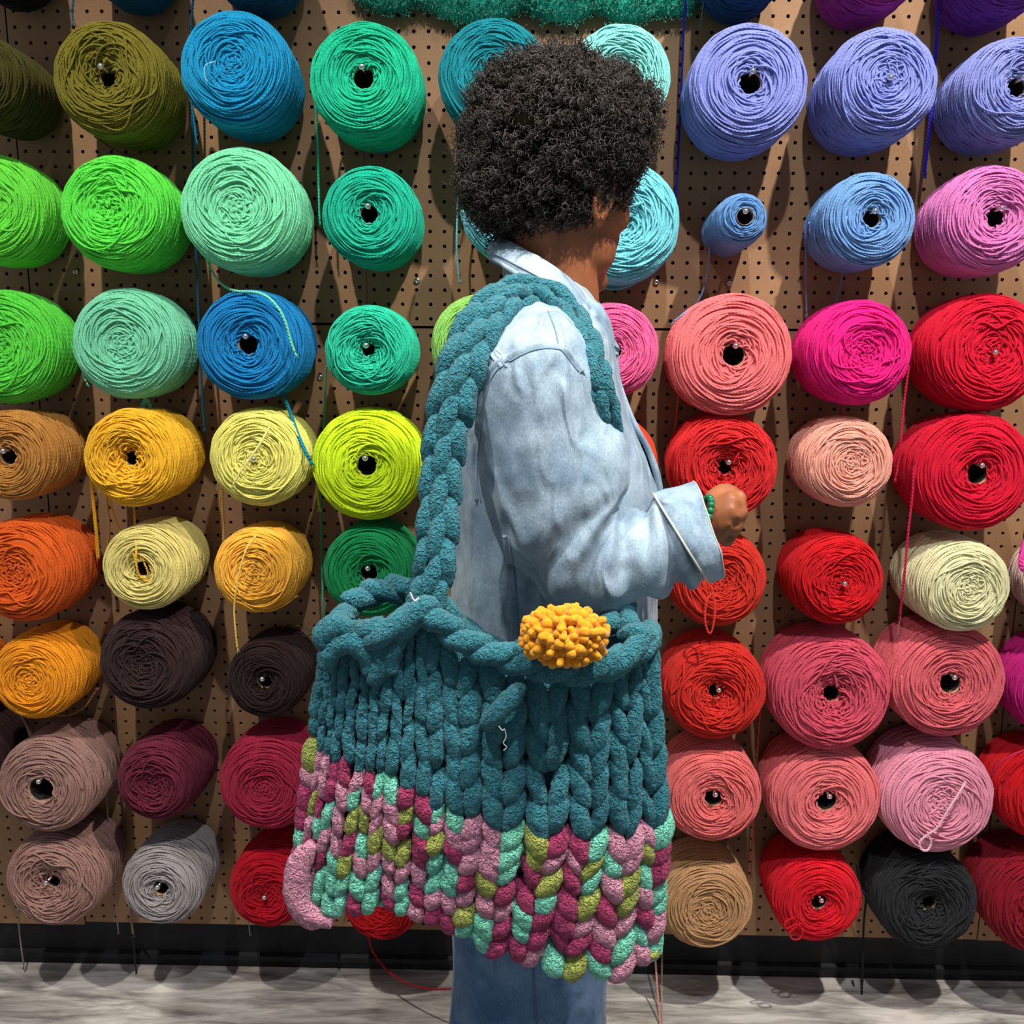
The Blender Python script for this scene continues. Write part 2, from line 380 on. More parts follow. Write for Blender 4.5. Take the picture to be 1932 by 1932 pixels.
    if mess > 1.3 or hole < 0.01:
        for q in range(7):      # short kinked loops round the middle
            c0 = rg.uniform(0, 2 * PI); m = 26; f = np.linspace(0, 1, m)
            rr0 = rg.uniform(0.008, 0.026) if hole < 0.01 else rg.uniform(0.020, 0.032); ax = c0 + rg.uniform(-1.4, 1.4) * f
            r_ = rr0 + 0.010 * np.sin(f * PI * rg.uniform(1, 2.4)); z_ = L_ - dish * 0.55 + 0.003 * rg.uniform(-1, 1) + 0.003 * np.sin(f * 7 + c0) - 0.004 * (1 - r_ / 0.036)
            Pq = np.stack([r_ * np.cos(ax), r_ * np.sin(ax), z_], -1)
            mb.tubes(Pq, sr, (0, 0, 1), k=6, us=0.1, caps=True)
    return mb.mesh('yarn_winding')
m_dummy = new_mat('undyed_wool', (0.5, 0.5, 0.5))[0]
KIND = {'A': (0.0185, 0.010, 0.010, 0.75), 'B': (0.0180, 0.014, 0.013, 1.0), 'M': (0.0160, 0.022, 0.011, 1.6), 'C': (0.0035, 0.007, 0.012, 0.8),
        'D': (0.0040, 0.014, 0.015, 1.45), 'T': (0.0250, 0.006, 0.010, 0.8), 'S': (0.0300, 0.0, 0.0, 0.5)}
PROTO = {}
for k_, (hole, dish, dome, mess) in KIND.items():
    PROTO[k_] = []
    for v in range(1 if k_ in 'ST' else 2):
        me = wound(11 + 7 * v + ord(k_), hole, dish, dome, mess, small=(k_ == 'S'), stray=1 if k_ == 'S' else 4 + 3 * v)
        me.materials.append(m_dummy); PROTO[k_].append(me)
# cardboard core
m_card, n, l, b = new_mat('brown_cardboard', lin((176, 140, 104)), 0.85)
m_bore = new_mat('shaded_tube_bore', (0.012, 0.010, 0.009), 0.9)[0]  # near-black sleeve, paints the shade deep inside the cardboard tube
def core_mesh(ro, ri, L):
    mb = MB(); a = np.arange(32) / 32 * 2 * PI
    prof = [(ri, 0.006), (ri, L - .001), (ri + .0005, L), (ro - .0005, L), (ro, L - .001), (ro, 0.006)]
    mb.grids(np.array([[(r * math.cos(t), r * math.sin(t), z) for t in a] for r, z in prof]), cu=True)
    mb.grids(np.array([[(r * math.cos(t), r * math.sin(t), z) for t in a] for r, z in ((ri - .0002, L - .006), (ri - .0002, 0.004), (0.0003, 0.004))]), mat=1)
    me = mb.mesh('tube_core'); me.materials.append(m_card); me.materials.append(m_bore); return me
CORE = {}
for k_, (hole, dish, dome, mess) in KIND.items():
    top = L_ - dish - 0.002 if k_ not in 'TS' else L_ - dish + 0.004
    if hole > 0.01: CORE[k_] = core_mesh(hole - 0.0008, hole - 0.0024, top)
    else: CORE[k_] = core_mesh(0.0034 if k_ == 'C' else 0.0039, 0.0024, L_ - 0.03)
# peg hook meshes (local z along the cone axis)
rod_mb = MB(); rod_mb.tubes(np.array([[0, 0, -0.03], [0, 0, 0.0], [0, 0, 0.06], [0, 0, 0.12], [0, 0, 0.165]]), 0.0024, (0, 1, 0), k=10, caps=True); rod_me = rod_mb.mesh('rod'); rod_me.materials.append(m_steel)
tip_mb = MB(); tip_mb.ball((0, 0, 0.168), 0.0052, nu=12, nv=16); tip_me = tip_mb.mesh('ball_tip')
m_tip = new_mat('polished_chrome', (0.9, 0.9, 0.88), 0.16, metal=1.0)[0]; tip_me.materials.append(m_tip)

YARN = [
('black_edge','A',0,(14,13,15),(-0.86, 1.9, 0.064, 0.137, 0.083, 0.101),'black yarn cone cut off by the top left corner of the wall'),
('teal_top','B',0,(0,92,125),(-0.657, 1.895, 0.065, 0.161, 0.065, 0.092),'dark teal yarn cone of the top row above the olive cone'),
('blue_top','A',0,(0,82,118),(-0.45, 1.895, 0.071, 0.166, 0.012, 0.068),'deep blue yarn cone of the top row above the bright blue cone'),
('navy_top','B',0,(8,60,105),(0.331, 1.884, 0.064, 0.18, -0.036, 0.085),'navy yarn cone of the top row right of the tufted rug'),
('orchid_top','A',0,(175,45,140),(0.528, 1.882, 0.07, 0.175, 0.02, 0.065),'orchid magenta yarn cone of the top row'),
('purple_top','B',0,(120,50,155),(0.727, 1.874, 0.071, 0.176, -0.013, 0.102),'violet purple yarn cone at the top right corner'),
('darkolive','A',0,(70,68,12),(-0.869, 1.696, 0.066, 0.183, -0.007, 0.069),'dark olive yarn cone at the left edge of the second row'),
('olive','M',1,(120,112,28),(-0.674, 1.699, 0.086, 0.174, 0.008, 0.096),'olive green yarn cone with a hollowed face and visible tube hole'),
('blue2','C',0,(8,148,196),(-0.471, 1.711, 0.085, 0.185, 0.021, 0.122),'bright blue yarn cone with closed centre below the deep blue one'),
('green4','A',1,(14,188,142),(-0.266, 1.697, 0.085, 0.179, 0.005, 0.094),'jade green yarn cone with round tube hole in the second row'),
('teal5','B',0,(0,128,140),(-0.061, 1.71, 0.085, 0.171, -0.031, 0.072),'dark teal yarn cone partly hidden by the left side of the curly hair'),
('aqua6','M',1,(132,212,205),(0.133, 1.708, 0.076, 0.177, 0.043, 0.081),'pale aqua yarn cone partly hidden by the right side of the curly hair'),
('peri7','A',1,(128,138,208),(0.337, 1.693, 0.09, 0.177, -0.005, 0.093),'periwinkle yarn cone nearest to the person, with wide dark tube hole'),
('peri8','C',1,(128,138,208),(0.542, 1.693, 0.083, 0.189, 0.014, 0.11),'middle periwinkle yarn cone with tightly closed centre'),
('peri9','B',1,(132,140,205),(0.747, 1.691, 0.077, 0.183, 0.01, 0.062),'periwinkle yarn cone cut off by the right edge'),
('g31','D',0,(112,232,70),(-0.889, 1.503, 0.086, 0.151, 0.015, 0.094),'lime green yarn cone cut off at the left edge in the third row'),
('g32','D',0,(96,232,74),(-0.678, 1.495, 0.088, 0.18, -0.007, 0.119),'lime green yarn cone in the third row below the olive cone'),
('mint33','C',0,(125,222,170),(-0.472, 1.499, 0.095, 0.179, -0.007, 0.117),'large mint yarn cone with trailing end below the bright blue cone'),
('tg34','A',1,(8,172,140),(-0.262, 1.492, 0.076, 0.175, 0.007, 0.101),'emerald teal yarn cone with cardboard tube rim in the third row'),
('aq35','B',0,(112,198,212),(-0.028, 1.515, 0.086, 0.163, -0.002, 0.026),'light aqua yarn cone showing under the nape curls'),
('aq36','M',0,(112,200,212),(0.143, 1.485, 0.093, 0.177, -0.003, 0.106),'light aqua yarn cone beside the face of the person'),
('small37','S',1,(100,150,205),(0.338, 1.49, 0.04, 0.176, -0.007, 0.106),'small nearly used up sky blue yarn cone'),
('blue38','A',1,(112,158,212),(0.54, 1.492, 0.072, 0.176, 0.006, 0.09),'medium sky blue yarn cone in the third row'),
('pink39','B',1,(215,118,182),(0.741, 1.495, 0.083, 0.17, -0.0, 0.106),'orchid pink yarn cone at the right edge in the third row'),
('g41','D',0,(96,222,70),(-0.897, 1.28, 0.093, 0.154, 0.031, 0.06),'lime green yarn cone at the left edge in the fourth row'),
('mint42','C',0,(125,215,172),(-0.678, 1.286, 0.089, 0.166, 0.003, 0.07),'mint yarn cone in the fourth row with a small tail below'),
('blue43','A',1,(0,122,182),(-0.467, 1.286, 0.088, 0.17, -0.002, 0.076),'cerulean blue yarn cone draped with a mint yarn end'),
('g44','M',1,(30,185,148),(-0.267, 1.279, 0.072, 0.174, -0.017, 0.074),'sea green yarn cone with loose messy centre in the fourth row'),
('lime45','D',0,(132,190,88),(-0.082, 1.29, 0.081, 0.171, -0.012, 0.063),'grass green yarn cone peeking out behind the teal bag strap'),
('pink46','A',1,(235,95,150),(0.135, 1.283, 0.075, 0.171, 0.013, 0.071),'bright pink yarn cone peeking out beside the shirt collar'),
('coral47','A',1,(232,112,115),(0.332, 1.277, 0.097, 0.175, 0.013, 0.068),'large coral yarn cone with wide tube hole in the fourth row'),
('mag48','D',0,(238,20,130),(0.542, 1.282, 0.084, 0.182, 0.025, 0.084),'hot magenta yarn cone in the fourth row'),
('crim49','D',1,(212,0,45),(0.757, 1.284, 0.095, 0.163, 0.004, 0.083),'large crimson yarn cone at the right edge in the fourth row'),
('gold51','A',1,(200,138,62),(-0.883, 1.094, 0.075, 0.176, -0.003, 0.083),'golden tan yarn cone at the left edge'),
('yel52','M',0,(250,188,40),(-0.671, 1.092, 0.081, 0.188, -0.022, 0.095),'sunny yellow yarn cone with loose ends hanging under it'),
('pale53','C',1,(226,220,112),(-0.464, 1.095, 0.082, 0.167, 0.006, 0.079),'pale yellow yarn cone crossed by a loose strand'),
('lime54','A',1,(196,226,22),(-0.275, 1.086, 0.092, 0.17, 0.002, 0.068),'neon lime yarn cone left of the bag strap'),
('or55','D',0,(225,60,20),(0.134, 1.089, 0.083, 0.17, 0.009, 0.095),'orange yarn cone barely showing in front of the shirt'),
('red56','M',1,(212,32,36),(0.33, 1.088, 0.087, 0.175, 0.019, 0.089),'scarlet yarn cone right above the hand'),
('peach57','C',0,(240,168,148),(0.538, 1.097, 0.074, 0.173, 0.012, 0.09),'pale peach yarn cone with closed centre'),
('crim58','A',1,(212,0,45),(0.749, 1.083, 0.096, 0.178, 0.001, 0.091),'large crimson yarn cone with dark hole at the right edge in the fifth row'),
('or61','D',0,(228,98,24),(-0.885, 0.888, 0.089, 0.185, -0.015, 0.104),'burnt orange yarn cone at the left edge'),
('pale62','A',0,(226,212,128),(-0.665, 0.9, 0.073, 0.178, -0.014, 0.079),'pale butter yellow yarn cone with a strand dangling into its hole'),
('yo63','C',0,(250,182,62),(-0.473, 0.893, 0.074, 0.171, -0.013, 0.104),'amber yellow yarn cone crossed by a loose hanging strand'),
('gr64','A',1,(0,138,76),(-0.275, 0.897, 0.079, 0.169, 0.001, 0.073),'forest green yarn cone above the bag opening'),
('ro65','D',0,(212,46,30),(0.333, 0.883, 0.083, 0.162, 0.008, 0.146),'vermilion yarn cone under the hand with a dangling loop'),
('red66','D',1,(208,6,22),(0.537, 0.888, 0.078, 0.174, 0.025, 0.12),'bright red yarn cone with closed centre in the sixth row'),
('cream67','C',0,(228,224,178),(0.745, 0.886, 0.078, 0.19, 0.029, 0.09),'cream white yarn cone in the sixth row'),
('cream68','B',0,(222,190,180),(0.957, 0.884, 0.071, 0.171, -0.001, 0.081),'pale cream yarn cone cut off by the right edge'),
('or70','A',0,(228,110,20),(-1.066, 0.69, 0.07, 0.164, 0.013, 0.053),'orange yarn cone just showing at the left border'),
('or71','C',0,(250,158,22),(-0.882, 0.692, 0.076, 0.172, -0.01, 0.077),'bright orange yarn cone in the seventh row at the left'),
('br72','D',0,(48,26,28),(-0.674, 0.72, 0.087, 0.176, -0.032, 0.131),'large dark brown yarn cone with closed centre'),
('br73','A',1,(45,25,24),(-0.465, 0.693, 0.069, 0.167, -0.009, 0.086),'smaller dark brown yarn cone with open centre left of the bag'),
('red75','M',1,(216,44,34),(0.336, 0.684, 0.087, 0.168, 0.013, 0.084),'tomato red yarn cone right of the bag, below the vermilion one'),
('rose76','M',0,(212,78,100),(0.54, 0.685, 0.103, 0.172, 0.013, 0.079),'large rose yarn cone with sunken messy centre'),
('salm77','A',1,(218,98,108),(0.745, 0.708, 0.098, 0.167, 0.003, 0.088),'large salmon rose yarn cone with open hole in the seventh row'),
('mag78','D',0,(200,20,125),(0.969, 0.687, 0.091, 0.153, -0.004, 0.083),'magenta yarn cone cut off at the right edge in the seventh row'),
('mar80','D',0,(50,20,24),(-1.051, 0.521, 0.081, 0.172, -0.001, 0.078),'very dark maroon yarn cone cut off at the left edge'),
('tan81','T',1,(158,120,110),(-0.874, 0.486, 0.087, 0.179, -0.013, 0.068),'mauve brown yarn cone with a wide cardboard tube'),
('maroon82','D',0,(100,22,46),(-0.672, 0.496, 0.075, 0.176, -0.019, 0.075),'dark maroon yarn cone in the eighth row'),
('crim83','C',0,(168,32,64),(-0.475, 0.491, 0.087, 0.167, 0.024, 0.073),'wine red yarn cone left of the bag'),
('coral85','A',1,(240,118,116),(0.343, 0.484, 0.086, 0.169, -0.02, 0.075),'coral pink yarn cone right of the bag in the eighth row'),
('salm86','A',1,(235,118,122),(0.546, 0.478, 0.098, 0.163, 0.005, 0.083),'salmon pink yarn cone in the middle of the eighth row'),
('pink87','C',0,(230,148,172),(0.748, 0.483, 0.099, 0.172, 0.009, 0.078),'baby pink yarn cone with a looped loose end'),
('red88','D',0,(205,0,22),(0.956, 0.485, 0.087, 0.157, -0.003, 0.093),'deep red yarn cone cut off at the right edge in the eighth row'),
('tan91','M',1,(162,122,112),(-0.88, 0.288, 0.088, 0.173, -0.024, 0.088),'mauve brown yarn cone in the bottom row at the left'),
('gray92','A',1,(156,150,150),(-0.677, 0.282, 0.075, 0.169, -0.005, 0.075),'grey yarn cone in the bottom row'),
('red93','D',1,(190,0,32),(-0.483, 0.271, 0.075, 0.161, 0.012, 0.077),'red yarn cone in the bottom row touching the left bag corner'),
('red94','D',0,(190,0,18),(-0.27, 0.242, 0.073, 0.155, 0.011, 0.091),'red yarn cone showing below the bottom of the bag'),
('tan95','C',0,(198,152,106),(0.342, 0.254, 0.085, 0.159, 0.011, 0.088),'camel tan yarn cone in the bottom row right of the bag'),
('red96','A',1,(222,10,36),(0.543, 0.277, 0.081, 0.168, 0.021, 0.082),'bright red yarn cone in the bottom row with open hole'),
('black97','M',0,(32,34,36),(0.749, 0.271, 0.091, 0.166, 0.028, 0.094),'charcoal black yarn cone in the bottom row'),
('dred98','D',0,(140,0,28),(0.955, 0.271, 0.094, 0.176, 0.029, 0.092),'dark red yarn cone at the bottom right edge'),
]
ROOT = {}; MATS = {}
def cone_matrix(x, z, dx, dz):
    d = Vector((dx, -1, dz)).normalized(); u = Vector((0, 0, 1)).cross(d).normalized(); v = d.cross(u)
    m = Matrix((u, v, d)).transposed().to_4x4(); m.translation = (x, -0.012, z + ZC)
    return m
for idx, (key, kind, pin, rgb, (x, z, R, L, dx, dz), label) in enumerate(YARN):
    dx *= 0.6; dz = 0.07 + (dz - 0.07) * 0.6
    M = cone_matrix(x, z, dx, dz)
    root = empty('yarn_cone', M, label, 'yarn cone', 'yarn cones hung on the pegboard'); ROOT[key] = root
    mt = yarn_mat('wool_' + key, lin(rgb)); MATS[key] = mt
    s = R / R_; me = PROTO[kind][idx % len(PROTO[kind])]
    y = link_mesh('yarn_winding', me, [mt], root); y.scale = (s, s, L / L_); y.rotation_euler = (0, 0, (idx * 2.399) % 6.283)
    hole = KIND[kind][0]
    cs = 1.0 / s if kind != 'S' else 1.0
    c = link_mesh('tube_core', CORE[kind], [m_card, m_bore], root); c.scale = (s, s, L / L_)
    if pin or kind in 'ATBMS':
        hm = M @ tr(0, (hole * s - 0.0062) if hole > 0.01 else 0.0, 0)
        short = label.split(' with')[0].split(',')[0].split(' cut off')[0].replace(' in the ', ' of the ')
        if pin:
            hr = empty('peg_hook', hm, ' '.join(('silver peg holding the ' + short).split()[:16]), 'peg hook', 'metal peg hooks holding the yarn')
            r_ = link_mesh('rod', rod_me, [m_steel], hr); t_ = link_mesh('ball_tip', tip_me, [m_tip], hr)
            zs = (L + 0.004) / 0.168; r_.scale = (1, 1, zs); t_.location = (0, 0, L + 0.004 - 0.168)
            if hole < 0.01: r_.scale = (0.8, 0.8, zs)

def tail(key, pts, r=0.0016, rgb=None, name='yarn_tail', n=60, twist=True, label=None):
    K = np.array([P(a, b_, c) for a, b_, c in pts]); C_ = crom(K, n)
    T = np.gradient(C_, axis=0); up = np.array([0.0, -1.0, 0.15])
    mt = MATS[key] if rgb is None else yarn_mat('wool_end_' + key, lin(rgb))
    mb = MB()
    if twist:
        T /= np.linalg.norm(T, axis=1, keepdims=True); Bv = np.cross(T, up); Bv /= np.linalg.norm(Bv, axis=1, keepdims=True); Nv = np.cross(Bv, T)
        sl = np.concatenate([[0], np.cumsum(np.linalg.norm(np.diff(C_, axis=0), axis=1))]); m = max(60, int(sl[-1] / 0.0025))
        f = np.linspace(0, sl[-1], m)
        ip = lambda A: np.stack([np.interp(f, sl, A[:, i]) for i in range(3)], 1)
        C2, B2, N2 = ip(C_), ip(Bv), ip(Nv)
        for ph in (0, PI):
            a = f / 0.012 * 2 * PI + ph
            mb.tubes(C2 + r * 0.55 * (np.cos(a)[:, None] * B2 + np.sin(a)[:, None] * N2), r * 0.72, up, k=6, caps=True)
    else: mb.tubes(C_, r, up, k=7, caps=True)
    if twist and len(pts) > 2:   # frayed end
        e = C_[-1]; d = T[-1] / np.linalg.norm(T[-1])
        for q in range(4):
            w = np.array([random.uniform(-1, 1), random.uniform(-.5, .5), 0]) * 0.004
            mb.tubes(np.array([e, e + d * 0.004 + w * 0.5, e + d * 0.010 + w]), r * 0.4, up, k=5, caps=True)
    o = build(name, mb, [mt], ROOT[key])
    if label: o['label'] = label
    return o
tail('teal_top', [(136, -30, -.1), (138, 0, -.1), (136, 22, -.1), (138, 38, -.1)])
tail('blue_top', [(372, -60, -.08), (364, 0, -.07), (361, 90, -.05), (364, 300, -.05), (371, 500, -.06), (377, 640, -.07), (381, 740, -.08), (386, 805, -.08)], r=0.002)
tail('blue2', [(352, 130, -.12), (358, 170, -.08), (366, 225, -.06), (370, 262, -.06)])
tail('blue2', [(407, 115, -.215), (388, 123, -.218), (386, 140, -.217), (391, 155, -.214)], r=0.0007, rgb=(190, 225, 235), twist=False, label='short pale thread')
tail('green4', [(600, 150, -.10), (596, 190, -.09), (600, 300, -.07), (602, 380, -.07), (603, 415, -.07)], r=0.0018)
tail('mint33', [(384, 455, -.12), (392, 492, -.11), (410, 528, -.12), (440, 548, -.15), (485, 552, -.185), (512, 566, -.20), (535, 598, -.205), (548, 640, -.20), (556, 664, -.198)], r=0.002)
tail('mint42', [(156, 690, -.10), (158, 708, -.08), (163, 720, -.08)], r=0.002)
tail('mint42', [(276, 742, -.12), (272, 758, -.11), (268, 772, -.12), (274, 785, -.13)], r=0.0035)
tail('mint42', [(270, 744, -.12), (280, 760, -.11), (284, 775, -.12), (278, 786, -.13)], r=0.003)
tail('blue43', [(532, 742, -.12), (545, 772, -.13), (560, 815, -.15), (575, 850, -.17), (585, 868, -.17)], r=0.003, rgb=(0, 122, 148))
tail('g44', [(616, 690, -.10), (612, 780, -.06), (606, 900, -.05), (606, 1040, -.05), (611, 1160, -.05), (615, 1230, -.05)], r=0.0015)
tail('lime54', [(598, 890, -.10), (600, 930, -.08), (602, 955, -.08)], r=0.0018)
tail('yel52', [(168, 880, -.12), (173, 930, -.08), (180, 1000, -.08), (184, 1048, -.08), (187, 1047, -.08), (183, 1000, -.08), (177, 940, -.08), (172, 890, -.11)], r=0.0018)
tail('yel52', [(200, 925, -.10), (205, 970, -.08), (206, 1010, -.06), (200, 1042, -.05)], r=0.0015, rgb=(215, 165, 70))
tail('yel52', [(204, 930, -.12), (216, 975, -.13), (236, 1020, -.16), (252, 1045, -.19), (258, 1070, -.19), (262, 1088, -.185), (276, 1095, -.185), (279, 1080, -.19), (272, 1062, -.195)], r=0.0016)
tail('yel52', [(252, 940, -.12), (254, 980, -.14), (257, 1030, -.19), (257, 1062, -.195), (262, 1084, -.19), (270, 1092, -.19)], r=0.0018)
tail('pale53', [(418, 912, -.08), (420, 950, -.07), (422, 990, -.06), (424, 1025, -.06)], r=0.002, rgb=(196, 160, 82))
tail('pale53', [(418, 915, -.08), (416, 950, -.065), (422, 985, -.06), (421, 1022, -.06)], r=0.002, rgb=(196, 160, 82))
tail('pale53', [(508, 806, -.19), (495, 830, -.199), (478, 856, -.203), (458, 884, -.203), (440, 914, -.197)], r=0.0016, rgb=(238, 232, 150))
tail('yo63', [(485, 1008, -.19), (468, 1030, -.205), (455, 1065, -.21), (446, 1110, -.207), (442, 1150, -.20), (445, 1195, -.20), (448, 1222, -.20)], r=0.0016, rgb=(250, 208, 100))
tail('yo63', [(455, 1138, -.19), (480, 1150, -.18), (510, 1152, -.17), (535, 1142, -.16), (552, 1130, -.15)], r=0.0016)
tail('navy_top', [(1294, 0, -.05), (1290, 50, -.04), (1287, 120, -.04), (1283, 220, -.04), (1278, 320, -.04), (1275, 372, -.04)], r=0.002, rgb=(28, 24, 150), label='deep blue loose end')
tail('navy_top', [(1328, 0, -.06), (1325, 20, -.06), (1323, 40, -.06)], r=0.001, rgb=(120, 135, 140))
tail('purple_top', [(1773, -10, -.06), (1768, 60, -.05), (1762, 140, -.05), (1755, 230, -.05), (1748, 290, -.05), (1744, 325, -.05)], r=0.0028, rgb=(34, 20, 165), label='deep blue loose end')
tail('small37', [(1345, 405, -.12), (1339, 450, -.06), (1337, 495, -.04), (1329, 540, -.04), (1312, 575, -.10), (1290, 592, -.13), (1272, 606, -.13)], r=0.0016, rgb=(130, 150, 200))
tail('blue38', [(1526, 420, -.10), (1521, 470, -.05), (1521, 530, -.03), (1522, 590, -.03)], r=0.0014)
tail('blue38', [(1590, 508, -.08), (1588, 530, -.05), (1580, 560, -.04), (1574, 585, -.04)], r=0.0014)
tail('aq35', [(868, 335, -.08), (864, 380, -.06), (862, 450, -.05), (864, 500, -.05), (866, 525, -.05)], r=0.0018)
tail('aq36', [(1240, 480, -.11), (1222, 510, -.11), (1195, 535, -.11), (1165, 545, -.11), (1130, 541, -.11), (1105, 528, -.11)], r=0.0022)
tail('aq36', [(1180, 398, -.19), (1200, 386, -.19), (1225, 380, -.17), (1250, 385, -.14), (1266, 398, -.12)], r=0.0022)
tail('crim49', [(1715, 690, -.15), (1706, 760, -.16), (1700, 830, -.17), (1694, 880, -.17), (1690, 900, -.17)], r=0.0018, rgb=(190, 8, 50))
tail('crim58', [(1724, 880, -.17), (1722, 930, -.18), (1714, 1000, -.19), (1706, 1090, -.20), (1698, 1160, -.19)], r=0.0019, rgb=(190, 8, 60))
tail('crim58', [(1699, 1158, -.19), (1696, 1180, -.18), (1693, 1200, -.17)], r=0.0012, rgb=(225, 150, 130))
tail('mag48', [(1586, 755, -.08), (1587, 775, -.07), (1587, 795, -.07)], r=0.0018)
tail('crim58', [(1885, 778, -.10), (1888, 792, -.09), (1890, 806, -.09)], r=0.001, rgb=(170, 150, 150))
tail('ro65', [(1346, 1118, -.20), (1334, 1132, -.205), (1330, 1165, -.21), (1335, 1190, -.21), (1342, 1193, -.21), (1348, 1165, -.21), (1348, 1135, -.205), (1343, 1116, -.20)], r=0.0018, rgb=(222, 60, 40))
tail('coral47', [(1280, 745, -.08), (1277, 775, -.07), (1273, 810, -.07)], r=0.001)
tail('pink87', [(1822, 1475, -.205), (1806, 1502, -.212), (1788, 1530, -.214), (1768, 1562, -.214), (1750, 1575, -.212), (1736, 1588, -.21), (1738, 1602, -.21), (1750, 1604, -.21), (1757, 1590, -.21), (1752, 1577, -.212)], r=0.002, rgb=(245, 185, 200))
tail('red96', [(1500, 1730, -.19), (1482, 1740, -.19), (1484, 1752, -.19), (1504, 1744, -.19), (1514, 1756, -.19), (1510, 1770, -.19), (1496, 1772, -.19), (1490, 1760, -.19), (1504, 1748, -.19)], r=0.0016)
tail('red75', [(1435, 1330, -.10), (1430, 1400, -.06), (1424, 1500, -.05), (1420, 1580, -.05), (1417, 1650, -.05)], r=0.0016, rgb=(200, 70, 70))
tail('red94', [(694, 1765, -.12), (706, 1800, -.10), (735, 1835, -.12), (775, 1858, -.16), (815, 1866, -.20), (860, 1866, -.24)], r=0.0018, rgb=(165, 10, 30))
tail('tan81', [(200, 1490, -.08), (205, 1560, -.04), (211, 1640, -.03), (218, 1700, -.025), (223, 1755, -.02)], r=0.0015, rgb=(150, 130, 130))
tail('br72', [(214, 1300, -.08), (222, 1400, -.03), (230, 1500, -.025), (236, 1600, -.022), (238, 1680, -.02)], r=0.0015, rgb=(105, 75, 60))
tail('gray92', [(243, 1700, -.10), (248, 1735, -.04), (251, 1762, -.03)], r=0.0022, rgb=(150, 125, 115))
tail('gray92', [(249, 1750, -.03), (253, 1790, -.03), (256, 1825, -.03), (259, 1858, -.05)], r=0.0018, rgb=(42, 44, 50), label='dark grey loose end')
tail('tan91', [(34, 1715, -.08), (37, 1760, -.04), (42, 1800, -.04), (45, 1820, -.04)], r=0.0016, rgb=(150, 140, 140))
tail('crim83', [(440, 1530, -.08), (441, 1548, -.05), (442, 1564, -.05)], r=0.0016, rgb=(110, 20, 30))
tail('red93', [(469, 1735, -.05), (470, 1745, -.03), (471, 1758, -.03)], r=0.001, rgb=(150, 150, 150))
tail('or71', [(92, 1345, -.12), (125, 1350, -.10), (158, 1335, -.08), (180, 1305, -.08)], r=0.0016, rgb=(190, 130, 60))
tail('or71', [(54, 1348, -.05), (58, 1365, -.04), (62, 1385, -.04)], r=0.0014, rgb=(160, 120, 80))
tail('br73', [(528, 1190, -.05), (535, 1182, -.06), (560, 1180, -.07), (582, 1188, -.07), (588, 1196, -.06), (575, 1200, -.05), (548, 1196, -.04)], r=0.001, rgb=(110, 85, 60))
tail('coral85', [(1236, 1700, -.10), (1236, 1790, -.10), (1240, 1860, -.12), (1246, 1935, -.16), (1252, 2010, -.2)], r=0.0018, rgb=(225, 150, 140))
tail('tan95', [(1253, 1600, -.06), (1251, 1720, -.05), (1249, 1820, -.08), (1249, 1935, -.16)], r=0.0014, rgb=(170, 150, 125))
tail('black97', [(1622, 1640, -.08), (1624, 1672, -.07), (1634, 1690, -.06), (1630, 1740, -.03), (1628, 1800, -.03), (1627, 1845, -.03)], r=0.0022)
tail('black97', [(1617, 1630, -.10), (1622, 1670, -.09), (1636, 1690, -.10), (1650, 1696, -.11)], r=0.002)
tail('black97', [(1608, 1850, -.02), (1616, 1880, -.05), (1622, 1910, -.09), (1626, 1935, -.13)], r=0.002)
tail('black97', [(1627, 1840, -.03), (1626, 1870, -.05), (1627, 1900, -.08), (1628, 1935, -.13)], r=0.002)
tail('red88', [(1864, 1490, -.12), (1872, 1460, -.15), (1892, 1435, -.165), (1920, 1420, -.17), (1945, 1412, -.16)], r=0.0016, rgb=(200, 30, 70))
tail('cream68', [(1934, 1020, -.15), (1928, 1045, -.19), (1926, 1065, -.2), (1934, 1078, -.2)], r=0.004, rgb=(215, 60, 150), label='magenta loose end')
tail('olive', [(165, 240, -.07), (190, 265, -.05), (220, 285, -.045), (250, 293, -.045), (280, 286, -.05)], r=0.0016)

# ---------------------------------------------------------------- tufted scalloped rug at the top
mr, n, l, b = new_mat('sea_green_pile', lin((18, 160, 135)), 0.95, sheen=0.3, spec=0.1)
tc = nd(n, 'ShaderNodeTexCoord'); v = nd(n, 'ShaderNodeTexNoise', Scale=420.0, Detail=2.0); l.new(tc.outputs['Object'], v.inputs['Vector'])
l.new(ramp(n, l, v.outputs[0], [(0.3, lin((8, 110, 92))), (0.6, lin((28, 180, 150)))]), b.inputs['Base Color']); bump(n, l, b, v.outputs[0], 0.004, 1.0)
root = empty('tufted_rug', tr(*P(985, -60, -.03)), 'sea green tufted rug with scalloped lower edge hanging at the top of the wall', 'rug')
Yr = -0.022
sc = [(660, -10), (690, 10), (720, 22), (750, 23), (778, 14), (790, 9), (815, 22), (850, 38), (890, 43), (930, 40), (965, 30), (990, 17), (1012, 30), (1040, 40), (1075, 41), (1105, 33), (1125, 22), (1150, 36), (1185, 43), (1215, 41), (1238, 28), (1262, 30), (1290, 28), (1312, 16), (1325, -5)]
low = crom(np.array([P(a, b_, Yr) for a, b_ in sc]), 140)
topz = 1.99
rows = []
for f in np.linspace(0, 1, 14):
    rw = low.copy(); rw[:, 2] = low[:, 2] * (1 - f) + (topz + 0.02 * np.sin(low[:, 0] * 30)) * f; rows.append(rw)
rows = np.array(rows); h = np.zeros(rows.shape[:2]); e0 = np.minimum(np.linspace(0, 1, 14) * 6, 1)[:, None]; e1 = np.minimum(np.minimum(np.arange(140), np.arange(139, -1, -1)) / 6, 1)[None]
front = rows.copy(); front[..., 1] -= 0.020 * np.sqrt(e0 * e1) - 0.002
